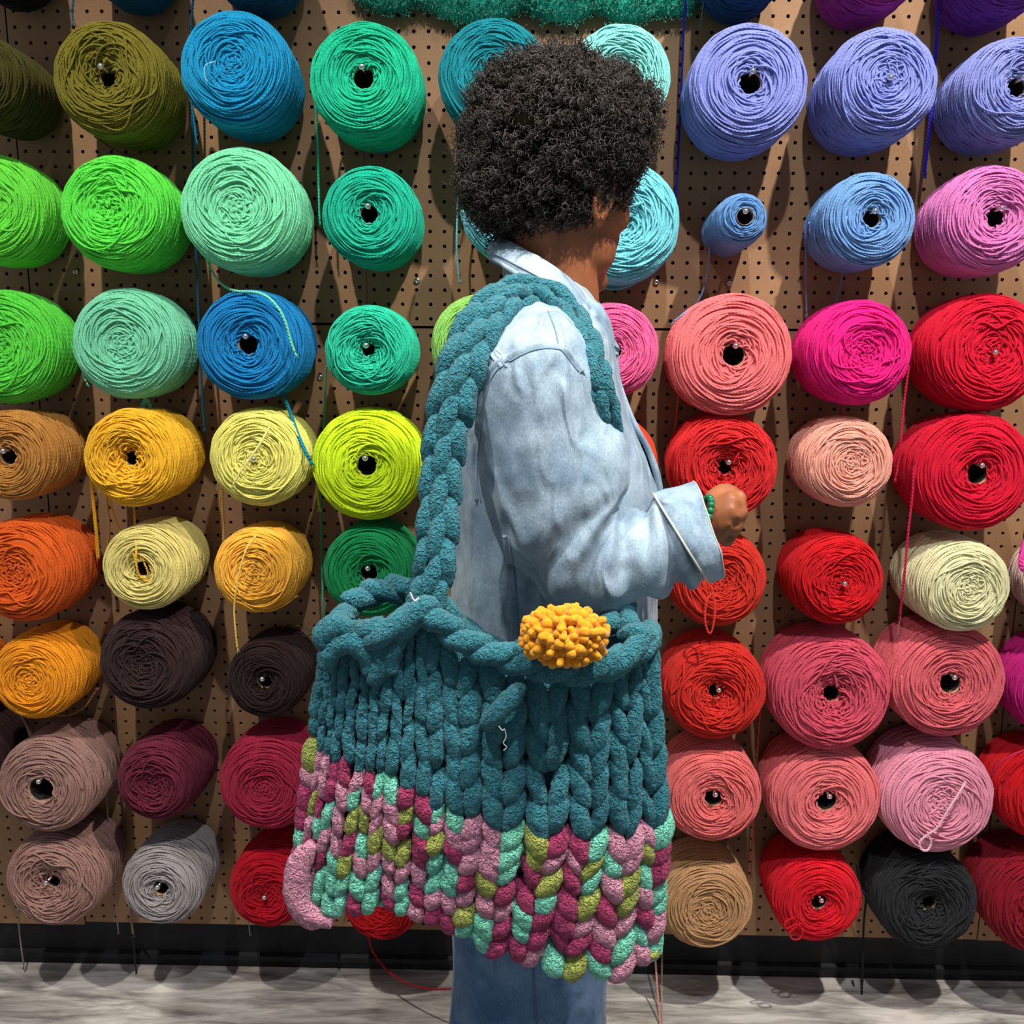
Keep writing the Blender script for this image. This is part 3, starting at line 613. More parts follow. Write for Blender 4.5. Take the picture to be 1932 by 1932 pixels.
back = rows.copy(); back[..., 1] += 0.004
mb = MB(); mb.grids(front, cv=False); mb.grids(back[::-1], cv=False)
build('pile_base', mb, mr, root)
# individual tufts along the front (pile)
mb = MB(); idx = RNG.integers(0, 140 * 14, 9000); bi, bj = idx // 140, idx % 140
p0 = front[bi, bj] + RNG.normal(0, 0.0035, (9000, 3)) * [1, .3, 1]; ok = p0[:, 2] < 1.93; p0 = p0[ok]; m_ = len(p0)
dirv = np.stack([RNG.normal(0, .5, m_), -np.ones(m_), RNG.normal(-0.1, .5, m_) - 0.5 * (bi[ok] < 2)], -1); dirv /= np.linalg.norm(dirv, axis=1, keepdims=True)
f = np.linspace(0, 1, 3)[None, :, None]
mb.tubes(p0[:, None] + dirv[:, None] * 0.007 * f, 0.0009 * np.array([[1, 1, .6]]) * np.ones((m_, 1)), (1, 0, 0.3), k=4, us=0.01)
t = build('pile', mb, mr, root); tag(t, kind='stuff')
# ---------------------------------------------------------------- the person
YT = -0.58                                        # mid plane of the torso
def to_v(a): return np.asarray(a, float)
ground = P(1010, 1500, YT)
person = empty('person', tr(ground[0], YT, 0), 'person in light denim shirt and jeans with short curly black hair, turned towards the wall', 'person')

m_skin, n, l, b = new_mat('brown_skin', lin((150, 92, 58)), 0.5, spec=0.4)
b.inputs['Subsurface Weight'].default_value = 0.06; b.inputs['Subsurface Radius'].default_value = (0.02, 0.008, 0.004)
tc = nd(n, 'ShaderNodeTexCoord'); g = nd(n, 'ShaderNodeTexNoise', Scale=22.0, Detail=4.0); l.new(tc.outputs['Object'], g.inputs['Vector'])
l.new(ramp(n, l, g.outputs[0], [(0.35, lin((132, 78, 48))), (0.65, lin((152, 92, 57)))]), b.inputs['Base Color'])
g2 = nd(n, 'ShaderNodeTexNoise', Scale=500.0, Detail=3.0); l.new(tc.outputs['Object'], g2.inputs['Vector']); bump(n, l, b, g2.outputs[0], 0.0005, 0.4)

# head frame
F = to_v((0.70, 0.70, -0.16)); F /= np.linalg.norm(F); U = to_v((0.16, 0.05, 1.0)); U -= F * (U @ F); U /= np.linalg.norm(U); S = np.cross(F, U)
HC = P(1052, 350, YT)
def hp(s, f, u): return HC + S * s + F * f + U * u
def blob(mb, c, rs, rf, ru, nu=16, nv=20):
    th = np.linspace(0.03, PI - 0.03, nu); a = np.arange(nv) / nv * 2 * PI
    x = np.sin(th)[:, None] * np.cos(a); y = np.sin(th)[:, None] * np.sin(a); z = np.cos(th)[:, None] * np.ones(nv)
    mb.grids(c + x[..., None] * S * rs + y[..., None] * F * rf + z[..., None] * U * ru, caps=True)
body = MB()
blob(body, hp(0, -0.012, 0.030), 0.076, 0.094, 0.092, 24, 32)       # cranium
blob(body, hp(0, 0.030, -0.010), 0.066, 0.058, 0.080, 20, 26)       # face
blob(body, hp(0, 0.055, -0.074), 0.044, 0.046, 0.040)               # jaw
blob(body, hp(0, 0.092, -0.098), 0.022, 0.020, 0.018)               # chin
for sgn in (-1, 1):
    blob(body, hp(sgn * 0.046, 0.052, -0.022), 0.024, 0.026, 0.026)   # cheekbone
    blob(body, hp(sgn * 0.040, 0.034, -0.068), 0.024, 0.042, 0.030)   # jaw corner
    blob(body, hp(sgn * 0.031, 0.058, -0.050), 0.024, 0.026, 0.028)   # lower cheek
    blob(body, hp(sgn * 0.033, 0.078, 0.022), 0.024, 0.012, 0.009)    # brow
    blob(body, hp(sgn * 0.0125, 0.099, -0.040), 0.009, 0.010, 0.007)  # nostril
    # ear
    ec = hp(sgn * 0.076, -0.004, -0.012)
    a = np.linspace(0, 2 * PI, 20, endpoint=False)
    ring = ec + np.cos(a)[:, None] * (F * 0.014) + np.sin(a)[:, None] * (U * 0.027 + F * 0.003) + S * sgn * 0.006
    body.tubes(ring, 0.0045, S, k=8, closed=True); blob(body, ec, 0.008, 0.013, 0.025)
    blob(body, ec - U * 0.028 + F * 0.006, 0.006, 0.008, 0.009)
blob(body, hp(0, 0.088, -0.004), 0.009, 0.012, 0.026)               # nose bridge
blob(body, hp(0, 0.104, -0.036), 0.012, 0.014, 0.011)               # nose tip
blob(body, hp(0, 0.097, -0.062), 0.023, 0.012, 0.007)               # lips
blob(body, hp(0, 0.096, -0.073), 0.021, 0.013, 0.008)
# neck
nk0 = hp(0, -0.030, 0.0); nk1 = P(1048, 560, YT); nk2 = P(1020, 650, YT)
KN = crom([nk0, (nk0 + nk1) / 2 + to_v((0.004, 0, 0)), nk1, nk2], 14); rn = crom([[0.048], [0.050], [0.055], [0.080]], 14)[:, 0]
body.tubes(KN, rn, (0, 1, 0), k=28, caps=True)
# torso, arms, legs under the clothes
def limb(mb, pts, radii, k=20, n=24, ref=(0, 1, 0)):
    mb.tubes(crom(pts, n), crom(np.array(radii)[:, None], n)[:, 0], ref, k=k, caps=True)
zc = ground[0]
for (zz, a, b_, xo) in [(0, 0, 0, 0)]:
    keys = [(1.315, 0.060, 0.120, -0.005), (1.26, 0.085, 0.150, 0.0), (1.18, 0.100, 0.150, 0.01), (1.08, 0.098, 0.140, 0.010), (0.98, 0.090, 0.130, 0.0), (0.86, 0.105, 0.160, -0.005), (0.76, 0.105, 0.165, -0.005)]
    K = crom(np.array([(zc + xo, YT, z, a, b) for z, a, b, xo in keys]), 30)
    Ax = np.stack([K[:, 3], 0 * K[:, 3], 0 * K[:, 3]], 1); By = np.stack([0 * K[:, 4], K[:, 4], 0 * K[:, 4]], 1)
    body.grids(sect(K[:, :3], Ax, By, 32), caps=True)
for sg in (-1, 1):
    limb(body, [(zc - .005, YT + sg * .085, .80), (zc + .0, YT + sg * .088, .62), (zc + 0.005, YT + sg * .09, .42), (zc - 0.005, YT + sg * .09, .24), (zc - 0.01, YT + sg * .09, .08)], [.078, .070, .050, .048, .032])
YS = -0.79                                       # depth of the near (right) arm
elb = P(1085, 1055, YS); wr = P(1318, 985, YS)
limb(body, [(P(1000, 655, YT)[0], YT - 0.13, P(1000, 655, YS)[2]), P(1012, 760, YS + .01), P(1045, 900, YS), elb], [.046, .044, .040, .036])
limb(body, [elb, P(1170, 1040, YS), P(1260, 1005, YS), wr], [.038, .036, .028, .0215])
YF = -2 * 0.58 - YS                              # far arm hangs behind the torso
limb(body, [(zc, YT + .13, 1.27), (zc - .01, YF, 1.15), (zc - .01, YF, 0.98), (zc + .03, YF, 0.86), (zc + .08, YF - .01, 0.78)], [.046, .044, .038, .028, .022])
# the near hand: closed fist, back of the hand to the camera, fingers folded towards the wall
def fist(mb, wrist, knuckles, out, curl, scale=1.0, thumb=None):
    """wrist point, four knuckle points, direction the fingers leave the knuckles, direction they curl to"""
    kn = [to_v(k) for k in knuckles]; mid = sum(kn) / 4
    for i, k in enumerate(kn):
        r = (0.0100, 0.0104, 0.0098, 0.0086)[i] * scale; Ln = (0.95, 1.0, 0.95, 0.8)[i]
        limb(mb, [wrist + (k - mid) * 0.45, wrist * 0.45 + k * 0.55 - out * 0.002, k - out * 0.003], [0.0145 * scale, 0.0135 * scale, r * 1.08], k=12, n=10)
        a = k; p1 = a + (out * 0.010 + curl * 0.022) * Ln; p2 = p1 + (-out * 0.012 + curl * 0.012) * Ln; p3 = p2 + (-out * 0.018 - curl * 0.006) * Ln
        limb(mb, [a, a + out * 0.006 + curl * 0.008, p1, p2, p3], [r * 1.05, r, r * 0.95, r * 0.9, r * 0.8], k=12, n=18)
    if thumb is not None:
        limb(mb, thumb, [0.013 * scale, 0.0115 * scale, 0.0105 * scale, 0.009 * scale], k=12, n=14)
YH = -0.80
kn = [P(1392, 938, YH + .004), P(1394, 962, YH - .004), P(1386, 988, YH - .004), P(1372, 1012, YH + .002)]
fist(body, to_v(wr) + to_v((0.012, 0, 0)), kn, to_v((0.35, 0.3, -0.55)), to_v((0.0, 0.95, -0.25)),
     thumb=[P(1340, 950, YH + .02), P(1366, 930, YH + .030), P(1386, 938, YH + .040), P(1390, 955, YH + .045)])
# far hand, relaxed at the thigh
w2 = to_v((zc + .085, YF - .01, 0.77))
kn2 = [w2 + to_v((0.035 - .02 * 0, -0.027 + 0.018 * i, -0.062 - .003 * abs(i - 1.2))) for i in range(4)]
fist(body, w2, kn2, to_v((0.15, 0, -1.0)), to_v((-0.55, 0, -0.6)), thumb=[w2 + to_v((.01, -.02, -.02)), w2 + to_v((.03, -.035, -.04)), w2 + to_v((.035, -.038, -.06)), w2 + to_v((.03, -.036, -.078))])
for sg in (-1, 1):   # feet
    limb(body, [(zc - .04, YT + sg * .09, .045), (zc + .02, YT + sg * .09, .05), (zc + .10, YT + sg * .095, .036), (zc + .16, YT + sg * .10, .030)], [.030, .036, .034, .022])
bo = build('body', body, m_skin, person)
md = bo.modifiers.new('skin', 'REMESH'); md.mode = 'VOXEL'; md.voxel_size = 0.0034; md.use_smooth_shade = True
ms = bo.modifiers.new('soften', 'SMOOTH'); ms.factor = 0.6; ms.iterations = 7
# eyes
m_eye = new_mat('eye_white', (0.8, 0.78, 0.74), 0.15)[0]; m_iris = new_mat('dark_brown_iris', (0.03, 0.015, 0.008), 0.1)[0]
for sgn in (-1, 1):
    mb = MB(); c = hp(sgn * 0.033, 0.075, 0.003); mb.ball(c, 0.0125, nu=14, nv=18); mb.ball(c + F * 0.0072, 0.0065, mat=1, nu=10, nv=14)
    build('eye', mb, [m_eye, m_iris], person)
    mb = MB(); a = np.linspace(-1, 1, 12)
    mb.tubes(np.array([hp(sgn * (0.034 + 0.021 * t), 0.091 - 0.008 * t * t, 0.026 - 0.004 * t * t) for t in a]), 0.0025, F, k=6, caps=True, flat=0.5)
    build('eyebrow', mb, new_mat('brow_hair', (0.01, 0.008, 0.007), 0.8)[0], person)

# hair: a dark curly mass with thousands of modelled curls
m_hair, n, l, b = new_mat('black_curly_hair', (0.026, 0.020, 0.016), 0.5, spec=0.45)
m_hbase = new_mat('dense_hair_mass', (0.006, 0.005, 0.004), 1.0, spec=0.0)[0]
HE = [(P(1048, 262, YT), (0.116, 0.118, 0.106)), (P(985, 335, YT), (0.084, 0.085, 0.078)), (P(1062, 318, YT - .03), (0.070, 0.074, 0.066)), (P(1135, 232, YT), (0.074, 0.090, 0.066)), (P(962, 402, YT), (0.036, 0.060, 0.042)), (P(1020, 385, YT - .012), (0.064, 0.068, 0.040)), (P(1028, 362, YT - .052), (0.062, 0.046, 0.050)), (P(1092, 332, YT - .055), (0.034, 0.040, 0.040)), (P(1000, 340, YT - .045), (0.086, 0.060, 0.062)), (P(1165, 300, YT), (0.036, 0.06, 0.030))]
HE = [(to_v(c), to_v(r)) for c, r in HE]
def in_other(p, i, k=0.84):
    for j, (c, r) in enumerate(HE):
        if j != i and ((((p - c) / (r * k)) ** 2).sum() < 1): return True
    return False
mb = MB()
for c, r in HE:
    th = np.linspace(0.03, PI - 0.03, 40); a = np.arange(56) / 56 * 2 * PI
    D = np.stack([np.sin(th)[:, None] * np.cos(a), np.sin(th)[:, None] * np.sin(a), np.cos(th)[:, None] * np.ones(56)], -1)
    G = c + D * (r - 0.014)
    mb.grids(displace(G, 0.010, 42.0, 3), caps=True)
curls = []
tot_a = [float((r[0] * r[1] + r[1] * r[2] + r[0] * r[2])) for c, r in HE]; NC = 36000
for i, (c, r) in enumerate(HE):
    for q in range(int(NC * tot_a[i] / sum(tot_a))):
        d = RNG.normal(0, 1, 3); d /= np.linalg.norm(d)
        lump = 0.016 * noise.noise(Vector(d * 3.6 + i * 5)) + 0.007 * noise.noise(Vector(d * 9.0 + i * 5))
        p = c + d * (r - 0.014 + lump + RNG.uniform(-0.006, 0.006))
        if in_other(p, i): continue
        nrm = d / r; nrm /= np.linalg.norm(nrm)
        ax = nrm * RNG.uniform(0.2, 1.0) + RNG.normal(0, 0.55, 3) + to_v((0, 0, -0.25)); ax /= np.linalg.norm(ax)
        curls.append((p, ax, RNG.uniform(0.0022, 0.0048), RNG.uniform(0.008, 0.021), RNG.uniform(1.2, 3.2), RNG.uniform(0, 2 * PI)))
# escaping curls at the hair edge
for (px, py) in [(1196, 330), (1212, 322), (1190, 340), (872, 350), (868, 338), (945, 455), (952, 462), (938, 450), (1180, 345), (880, 372), (1226, 300), (1020, 92), (990, 100), (1110, 385), (1125, 392), (1060, 432), (1075, 425)]:
    for q in range(3):
        p = P(px + random.uniform(-5, 5), py + random.uniform(-5, 5), YT - random.uniform(-.01, .03)); ax = to_v((random.uniform(-.5, .5), random.uniform(-.3, .3), -1)); ax /= np.linalg.norm(ax)
        curls.append((p, ax, 0.0036, 0.007, 1.6, random.uniform(0, 6)))
# short curls along the temple, the hairline in front of the ear and the forehead
for q in range(900):
    u = random.random(); s_ = random.choice((-1, 1)) if q % 3 else 1
    ang = u * 1.0
    p = hp(s_ * (0.072 - 0.004 * u), -0.05 + 0.055 * random.random(), -0.005 + 0.06 * random.random()); nrm = S * s_
    curls.append((p + nrm * 0.010, (nrm + RNG.normal(0, .6, 3)) / 1.2, 0.0028, 0.011, 2.2, random.uniform(0, 6)))
for q in range(700):
    s_ = random.uniform(-0.06, 0.06); p = hp(s_, 0.072 - abs(s_) * 0.35, 0.062 + random.random() * 0.03)
    curls.append((p + F * random.uniform(0, 0.03), (F + RNG.normal(0, .6, 3)) / 1.2, 0.003, 0.014, 2.2, random.uniform(0, 6)))
M_ = 16; f = np.linspace(0, 1, M_)
Pc = np.zeros((len(curls), M_, 3)); Rc = np.zeros((len(curls), M_, 3)); 
for i, (p, ax, rad, Ln, turns, ph) in enumerate(curls):
    ax = ax / np.linalg.norm(ax); t_ = np.cross(ax, (0.3, 0.5, 0.8)); t_ /= np.linalg.norm(t_); b_ = np.cross(ax, t_)
    a = ph + f * turns * 2 * PI; rr = rad * (1 - 0.3 * f)
    Pc[i] = p + ax * (f * Ln)[:, None] + (np.cos(a) * rr)[:, None] * t_ + (np.sin(a) * rr)[:, None] * b_; Rc[i] = ax
mb.tubes(Pc, (0.00075 * (1 - 0.5 * f))[None], Rc, k=3, us=0.05, mat=1)
build('hair', mb, [m_hbase, m_hair], person)

# shirt ------------------------------------------------------------
m_denim = denim_mat('light_washed_denim', lin((116, 141, 163)), lin((162, 183, 197)))
m_seam = new_mat('denim_stitching', lin((112, 136, 158)), 0.8)[0]
m_thread = new_mat('cream_thread', lin((205, 202, 184)), 0.8)[0]
keys = [  # pixel row, left edge, right edge, half depth
    (512, 962, 1075, .048), (535, 938, 1102, .080), (562, 920, 1124, .115), (590, 905, 1142, .150), (630, 888, 1154, .172), (700, 872, 1166, .188), (780, 863, 1190, .192),
    (850, 858, 1218, .190), (910, 856, 1238, .188), (960, 855, 1243, .187), (1040, 853, 1236, .186), (1140, 851, 1230, .187), (1260, 850, 1232, .192), (1400, 852, 1236, .197), (1540, 856, 1240, .198)]
K = []
for py, x0, x1, d_ in keys:
    a, b_ = P(x0, py, YT), P(x1, py, YT); K.append([*(a + b_) / 2, (b_[0] - a[0]) / 2, d_])
K = crom(K, 110)
Ax = np.stack([K[:, 3], 0 * K[:, 3], 0 * K[:, 3]], 1); By = np.stack([0 * K[:, 4], K[:, 4], 0 * K[:, 4]], 1)
G = sect(K[:, :3], Ax, By, 120, 0.86)
G = displace(G, 0.007, 7.0, 5, (1.0, 1.0, 0.45)); G = displace(G, 0.0022, 24.0, 9, (1.0, 1.0, 0.4))
G_torso = G
inn = G[-1:] * 1.0; inn2 = inn.copy(); c = inn.mean(axis=1, keepdims=True); inn2 = c + (inn - c) * 0.985; inn3 = inn2.copy(); inn3[..., 2] += 0.10
shirt = MB(); shirt.grids(np.concatenate([G, inn2, inn3]))
# near sleeve
def sleeve(mb, keys, Y, depth, n=120, k=84, seed=1, amp=1.0):
    """keys: (cx, cy, half width px, angle of the cross line in degrees, depth offset, half depth)"""
    KK = []
    for cx, cy, hw, ang, yo, hd in keys:
        a = math.radians(ang); A = P(cx - hw * math.cos(a), cy + hw * math.sin(a), Y + yo); B_ = P(cx + hw * math.cos(a), cy - hw * math.sin(a), Y + yo)
        KK.append([*((A + B_) / 2), *((B_ - A) / 2), hd])
    KK = crom(KK, n); Ax = KK[:, 3:6]; By = np.stack([0 * KK[:, 6], KK[:, 6], 0 * KK[:, 6]], 1)
    G = sect(KK[:, :3], Ax, By, k, 0.92)
    G = displace(G, 0.0075 * amp, 9.0, seed, (1.2, 1, 0.55)); G = displace(G, 0.0030 * amp, 26.0, seed + 3, (1.2, 1, 0.6)); return G
SK = [(1003, 562, 24, 8, .085, .030), (1003, 588, 62, 8, .045, .050), (1006, 640, 92, 10, .012, .068), (1012, 710, 112, 12, .0, .074), (1026, 800, 122, 14, .0, .074), (1050, 880, 138, 18, .0, .074),
      (1068, 950, 136, 26, .0, .074), (1080, 1010, 122, 42, .0, .072), (1112, 1052, 108, 62, .0, .068), (1160, 1060, 92, 80, .0, .064), (1210, 1048, 82, 90, -.002, .060), (1255, 1030, 80, 98, -.002, .056), (1290, 1020, 80, 103, -.002, .052), (1318, 1012, 72, 106, -.002, .048)]
G = sleeve(shirt, SK, YS, .07, seed=2)
# folds gathered at the elbow and pushed up the forearm
n_, k_ = G.shape[:2]; cen = G.mean(axis=1, keepdims=True); s_ = np.linspace(0, 1, n_)[:, None]; th = (np.arange(k_) / k_ * 2 * PI)[None]
fold = 0.0062 * np.exp(-((s_ - 0.62) / 0.16) ** 2) * np.sin(58 * s_ + 2.4 * np.cos(th) + 1.0) * (0.55 + 0.45 * np.cos(th + 2.4))
fold += 0.0050 * np.exp(-((s_ - 0.85) / 0.10) ** 2) * np.sin(70 * s_ - 1.6 * np.sin(th)) 
fold += 0.0045 * np.exp(-((s_ - 0.30) / 0.16) ** 2) * np.sin(5 * th + 9 * s_)
G = G + (G - cen) / (np.linalg.norm(G - cen, axis=-1, keepdims=True) + 1e-9) * fold[..., None]
G_sleeve = G
shirt.grids(G, caps=False)
inn = G[-1:]; c = inn.mean(axis=1, keepdims=True); shirt.grids(np.concatenate([inn, c + (inn - c) * 0.97, c + (G[-8:-7] - c) * 0.9]))
# far sleeve
limbF = crom([(zc, YT + .12, 1.30), (zc - .005, YF - .015, 1.22), (zc - .01, YF, 1.10), (zc - .005, YF, .98), (zc + .03, YF, .88), (zc + .06, YF, .82)], 50)
rF = crom([[.045], [.068], [.070], [.066], [.060], [.055]], 50)[:, 0]
shirt.tubes(limbF, rF, (0, 1, 0), k=40)
so = build('shirt', shirt, m_denim, person); tag(so, 'light washed denim shirt')

# collar
def band(name, top, bot, mats, parent, thick=0.0035, n=70, rows=10, bulge=0.006, closed=False):
    A = crom(top, n); B_ = crom(bot, n); f = np.linspace(0, 1, rows)[:, None, None]
    G = A[None] * (1 - f) + B_[None] * f
    cen = G.mean(axis=(0, 1)); out = G - cen; out[..., 2] = 0; out /= np.linalg.norm(out, axis=-1, keepdims=True) + 1e-9
    G = G + out * (bulge * np.sin(f * PI))
    G = displace(G, 0.0022, 22.0, 4, closed=False)
    mb = MB(); prof = np.concatenate([G + out * thick * .5, (G - out * thick * .5)[::-1]]); prof = np.transpose(prof, (1, 0, 2))
    mb.grids(prof, caps=True); o = build(name, mb, mats, parent); return o, G + out * thick * .5
def mir(p): q = to_v(p).copy(); q[1] = 2 * YT - q[1]; return q
ctop = [P(1150, 640, YT - .040), P(1122, 585, YT - .062), P(1085, 535, YT - .076), P(1035, 492, YT - .078), P(985, 466, YT - .058), P(948, 450, YT - .020)]
cbot = [P(1160, 668, YT - .062), P(1132, 662, YT - .092), P(1102, 615, YT - .112), P(1052, 568, YT - .118), P(985, 522, YT - .098), P(934, 488, YT - .040)]
ctop = ctop + [mir(p) for p in ctop[::-1]]; cbot = cbot + [mir(p) for p in cbot[::-1]]
co, Gc = band('collar', ctop, cbot, m_denim, so, thick=0.005, bulge=0.008)
mb = MB(); mb.tubes(Gc[-1] + to_v((0, 0, 0)), 0.0030, (0, 0, 1), k=8, caps=True); build('collar_edge', mb, m_denim, co)
mb = MB(); mb.tubes(Gc[-1] + to_v((0, 0, -.003)), 0.0012, (0, 0, 1), k=6, caps=True); build('collar_piping', mb, m_seam, co)
mb = MB()
for row in (6,): mb.tubes(Gc[row] + (Gc[row] - Gc[row].mean(axis=0)) * 0.010, 0.0007, (0, 0, 1), k=5, caps=True)
build('collar_stitching', mb, m_seam, co)
# inner stand of the collar
cst0 = [p * 1.0 for p in ctop]; cn = sum(ctop) / len(ctop)
st_t = [cn + (p - cn) * to_v((.94, .94, 1)) + to_v((0, 0, -.004)) for p in ctop]; st_b = [p + to_v((0, 0, -.045)) for p in st_t]
band('collar_stand', st_t, st_b, m_denim, so, thick=0.003, bulge=0.0)
# front placket, standing open
p_t = [P(1150, 655, YT - .045), P(1166, 720, YT - .055), P(1192, 790, YT - .060), P(1224, 850, YT - .062), P(1242, 905, YT - .062), P(1246, 960, YT - .060), P(1238, 1050, YT - .055), P(1234, 1200, YT - .05), P(1240, 1400, YT - .05), P(1243, 1540, YT - .05)]
p_b = [p + to_v((-0.002, 0.036, 0)) for p in p_t]
def strip(name, A, B_, mats, parent, thick=0.004, n=80, disp=0.001):
    A = crom(A, n); B_ = crom(B_, n); f = np.linspace(0, 1, 7)[:, None, None]; G = A[None] * (1 - f) + B_[None] * f
    N = to_v((1, -0.15, 0)); N = N / np.linalg.norm(N); prof = np.concatenate([G + N * thick / 2, (G - N * thick / 2)[::-1]]); prof = np.transpose(prof, (1, 0, 2))
    mb = MB(); mb.grids(prof, caps=True); return build(name, mb, mats, parent)
strip('placket', p_t, p_b, m_denim, so, thick=0.008)
# buttons on the collar stand
m_brass = new_mat('dull_metal_button', (0.28, 0.26, 0.22), 0.35, metal=0.8)[0]
def button(c, nrm, r=0.0068):
    nrm = to_v(nrm); nrm /= np.linalg.norm(nrm); t_ = np.cross(nrm, (0, 0, 1)); t_ /= np.linalg.norm(t_); b_ = np.cross(nrm, t_); a = np.arange(20) / 20 * 2 * PI
    G = np.array([c + nrm * h + (np.cos(a)[:, None] * t_ + np.sin(a)[:, None] * b_) * q for q, h in [(r, 0), (r, .002), (r * .85, .003), (r * .7, .0022), (r * .3, .0026), (0.0002, .0026)]])
    mb = MB(); mb.grids(G); return build('button', mb, m_brass, so)
button(P(1146, 655, YT - .088), (0.55, -0.8, 0.1)); button(P(1153, 682, YT - .074), (0.75, -0.6, 0.1), 0.0055)

# turned back cuff
def ringpx(cx, cy, hx, hy, hd, Y=YS, k=64):
    c = P(cx, cy, Y); A = P(cx + hx, cy + hy, Y) - c; t = np.arange(k) / k * 2 * PI
    return c + np.sin(t)[:, None] * A[None] + np.cos(t)[:, None] * to_v((0, hd, 0))
R_in = ringpx(1320, 1005, 20, 76, .046); 
cuff = [ringpx(1338, 1001, 25, 88, .054), ringpx(1336, 1001, 25.5, 89.5, .0565), ringpx(1318, 1006, 32, 88, .060), ringpx(1298, 1010, 42, 86, .063), ringpx(1284, 1014, 50, 80, .064), ringpx(1282, 1015, 49, 78, .061), ringpx(1300, 1011, 38, 78, .056), ringpx(1330, 1004, 24, 82, .050)]
Gq = np.array(cuff); Gq = displace(Gq, 0.003, 18, 6)
mb = MB(); mb.grids(Gq, cu=True); cu_o = build('cuff', mb, m_denim, so); tag(cu_o, 'turned back cuff with pale frayed edge')
mb = MB(); mb.tubes(Gq[4], 0.0012, (1, 0, 0.3), k=6, closed=True); build('cuff_hem', mb, m_thread, so)
mb = MB(); mb.tubes(Gq[1] * 1.0, 0.0008, (1, 0, 0.3), k=6, closed=True); build('cuff_hem', mb, m_thread, so)

# raised seams laid on the cloth, placed by looking from the camera onto the built surface
def tree(Gs):
    vs, fs, o_ = [], [], 0
    for G in Gs:
        n_, k_ = G.shape[:2]; vs += [tuple(v) for v in G.reshape(-1, 3)]
        for i in range(n_ - 1):
            for j in range(k_): fs.append((o_ + i * k_ + j, o_ + i * k_ + (j + 1) % k_, o_ + (i + 1) * k_ + (j + 1) % k_, o_ + (i + 1) * k_ + j))
        o_ += n_ * k_
    return BVHTree.FromPolygons(vs, fs)
def project(tr_, pts, off=0.0008, n=60):
    px = crom(np.array([[a, b_, 0] for a, b_ in pts], float), n); out = []; co_ = Vector((0, CAM_Y, CAM_H))
    for a, b_, _ in px:
        q = Vector(P(a, b_, -0.5)); d = (q - co_).normalized(); h = tr_.ray_cast(co_, d)
        if h[0] is not None:
            nn = h[1] if h[1].dot(d) < 0 else -h[1]; out.append(np.array(h[0] + nn * off))
    return np.array(out)
T1 = tree([G_torso, G_sleeve])
def seam(name, pts, r=0.0011, double=True, off=0.0, mat=None, mats=None):
    mb = MB()
    Q = project(T1, pts, off)
    if double and len(Q) > 4:
        mr_ = MB(); mr_.tubes(Q, 0.0044, (0, -1, 0.1), k=10, caps=True, flat=0.22); build(name, mr_, m_denim, so)
    for dx in ((-6, 0), (6, 0)) if double else ((0, 0),):
        Q = project(T1, [(a + dx[0], b_ + abs(dx[0]) * 0.0 + dx[0] * 0.5) for a, b_ in pts], off)
        if len(Q) > 4: mb.tubes(Q, r, (0, -1, 0.1), k=6, caps=True)
    if mb.n: build('stitching', mb, mat or m_seam, so)
seam('armhole_seam', [(918, 650), (935, 662), (955, 678), (975, 668), (1000, 658), (1030, 654), (1060, 660), (1080, 682), (1097, 704)], r=0.0010)
seam('armhole_seam', [(952, 676), (928, 700), (912, 735), (905, 790), (897, 850), (895, 900), (902, 945)], r=0.0010)
seam('yoke_seam', [(918, 645), (932, 668), (950, 690)], r=0.0012)
seam('shoulder_seam', [(1040, 590), (1052, 620), (1060, 655)], r=0.0010)
seam('side_seam', [(955, 1010), (962, 1060), (968, 1120), (972, 1200), (975, 1240)], r=0.0012)

# bracelet of green beads at the wrist
m_bead = new_mat('green_glass_bead', (0.01, 0.16, 0.07), 0.15)[0]
root_b = P(1332, 985, YS); mb = MB()
for i in range(20):
    t = i / 20 * 2 * PI; A = P(1342, 955, YS) - P(1330, 985, YS); c = P(1325, 978, YS) + math.sin(t) * A * 1.25 + math.cos(t) * to_v((0, .027, 0))
    mb.ball(c, 0.0042, nu=8, nv=10)
build('bracelet', mb, m_bead, person)

# jeans
m_jean = denim_mat('mid_blue_denim', lin((62, 96, 134)), lin((96, 128, 162)))
mb = MB(); mz = P(1010, 1932, YT)[2]
def leg(sg, kw):
    kk = []
    for z, hx, hy, xo in [(0.80, .098, .105, .0), (0.70, .104, .102, .002), (0.60, .106, .094, .004), (0.48, .105, .092, .004), (0.36, .106, .094, 0.0), (0.20, .110, .098, -.004), (0.04, .114, .102, -.008)]:
        kk.append((zc - 0.008 + xo + kw, YT + sg * .082, z, hx, hy))
    kk = crom(kk, 70); G = sect(kk[:, :3], np.stack([kk[:, 3], 0 * kk[:, 3], 0 * kk[:, 3]], 1), np.stack([0 * kk[:, 4], kk[:, 4], 0 * kk[:, 4]], 1), 64, 0.9)
    return displace(displace(G, 0.006, 8, 3 + sg, (1, 1, .5)), 0.002, 30, 8, (1, 1, .4))
Gn = leg(-1, 0.0); Gf = leg(1, 0.012)
for G in (Gn, Gf):
    c = G[-1].mean(axis=0); mb.grids(np.concatenate([G, (c + (G[-1:] - c) * .97), (c + (G[-6:-5] - c) * .95)]))
hipk = crom([(zc, YT, 0.95, .100, .150), (zc, YT, 0.86, .106, .168), (zc, YT, 0.76, .106, .178), (zc, YT, 0.70, .092, .165)], 20)
mb.grids(sect(hipk[:, :3], np.stack([hipk[:, 3], 0 * hipk[:, 3], 0 * hipk[:, 3]], 1), np.stack([0 * hipk[:, 4], hipk[:, 4], 0 * hipk[:, 4]], 1), 48, 0.9), caps=True)
je = build('jeans', mb, m_jean, person); tag(je, 'wide leg mid blue jeans')
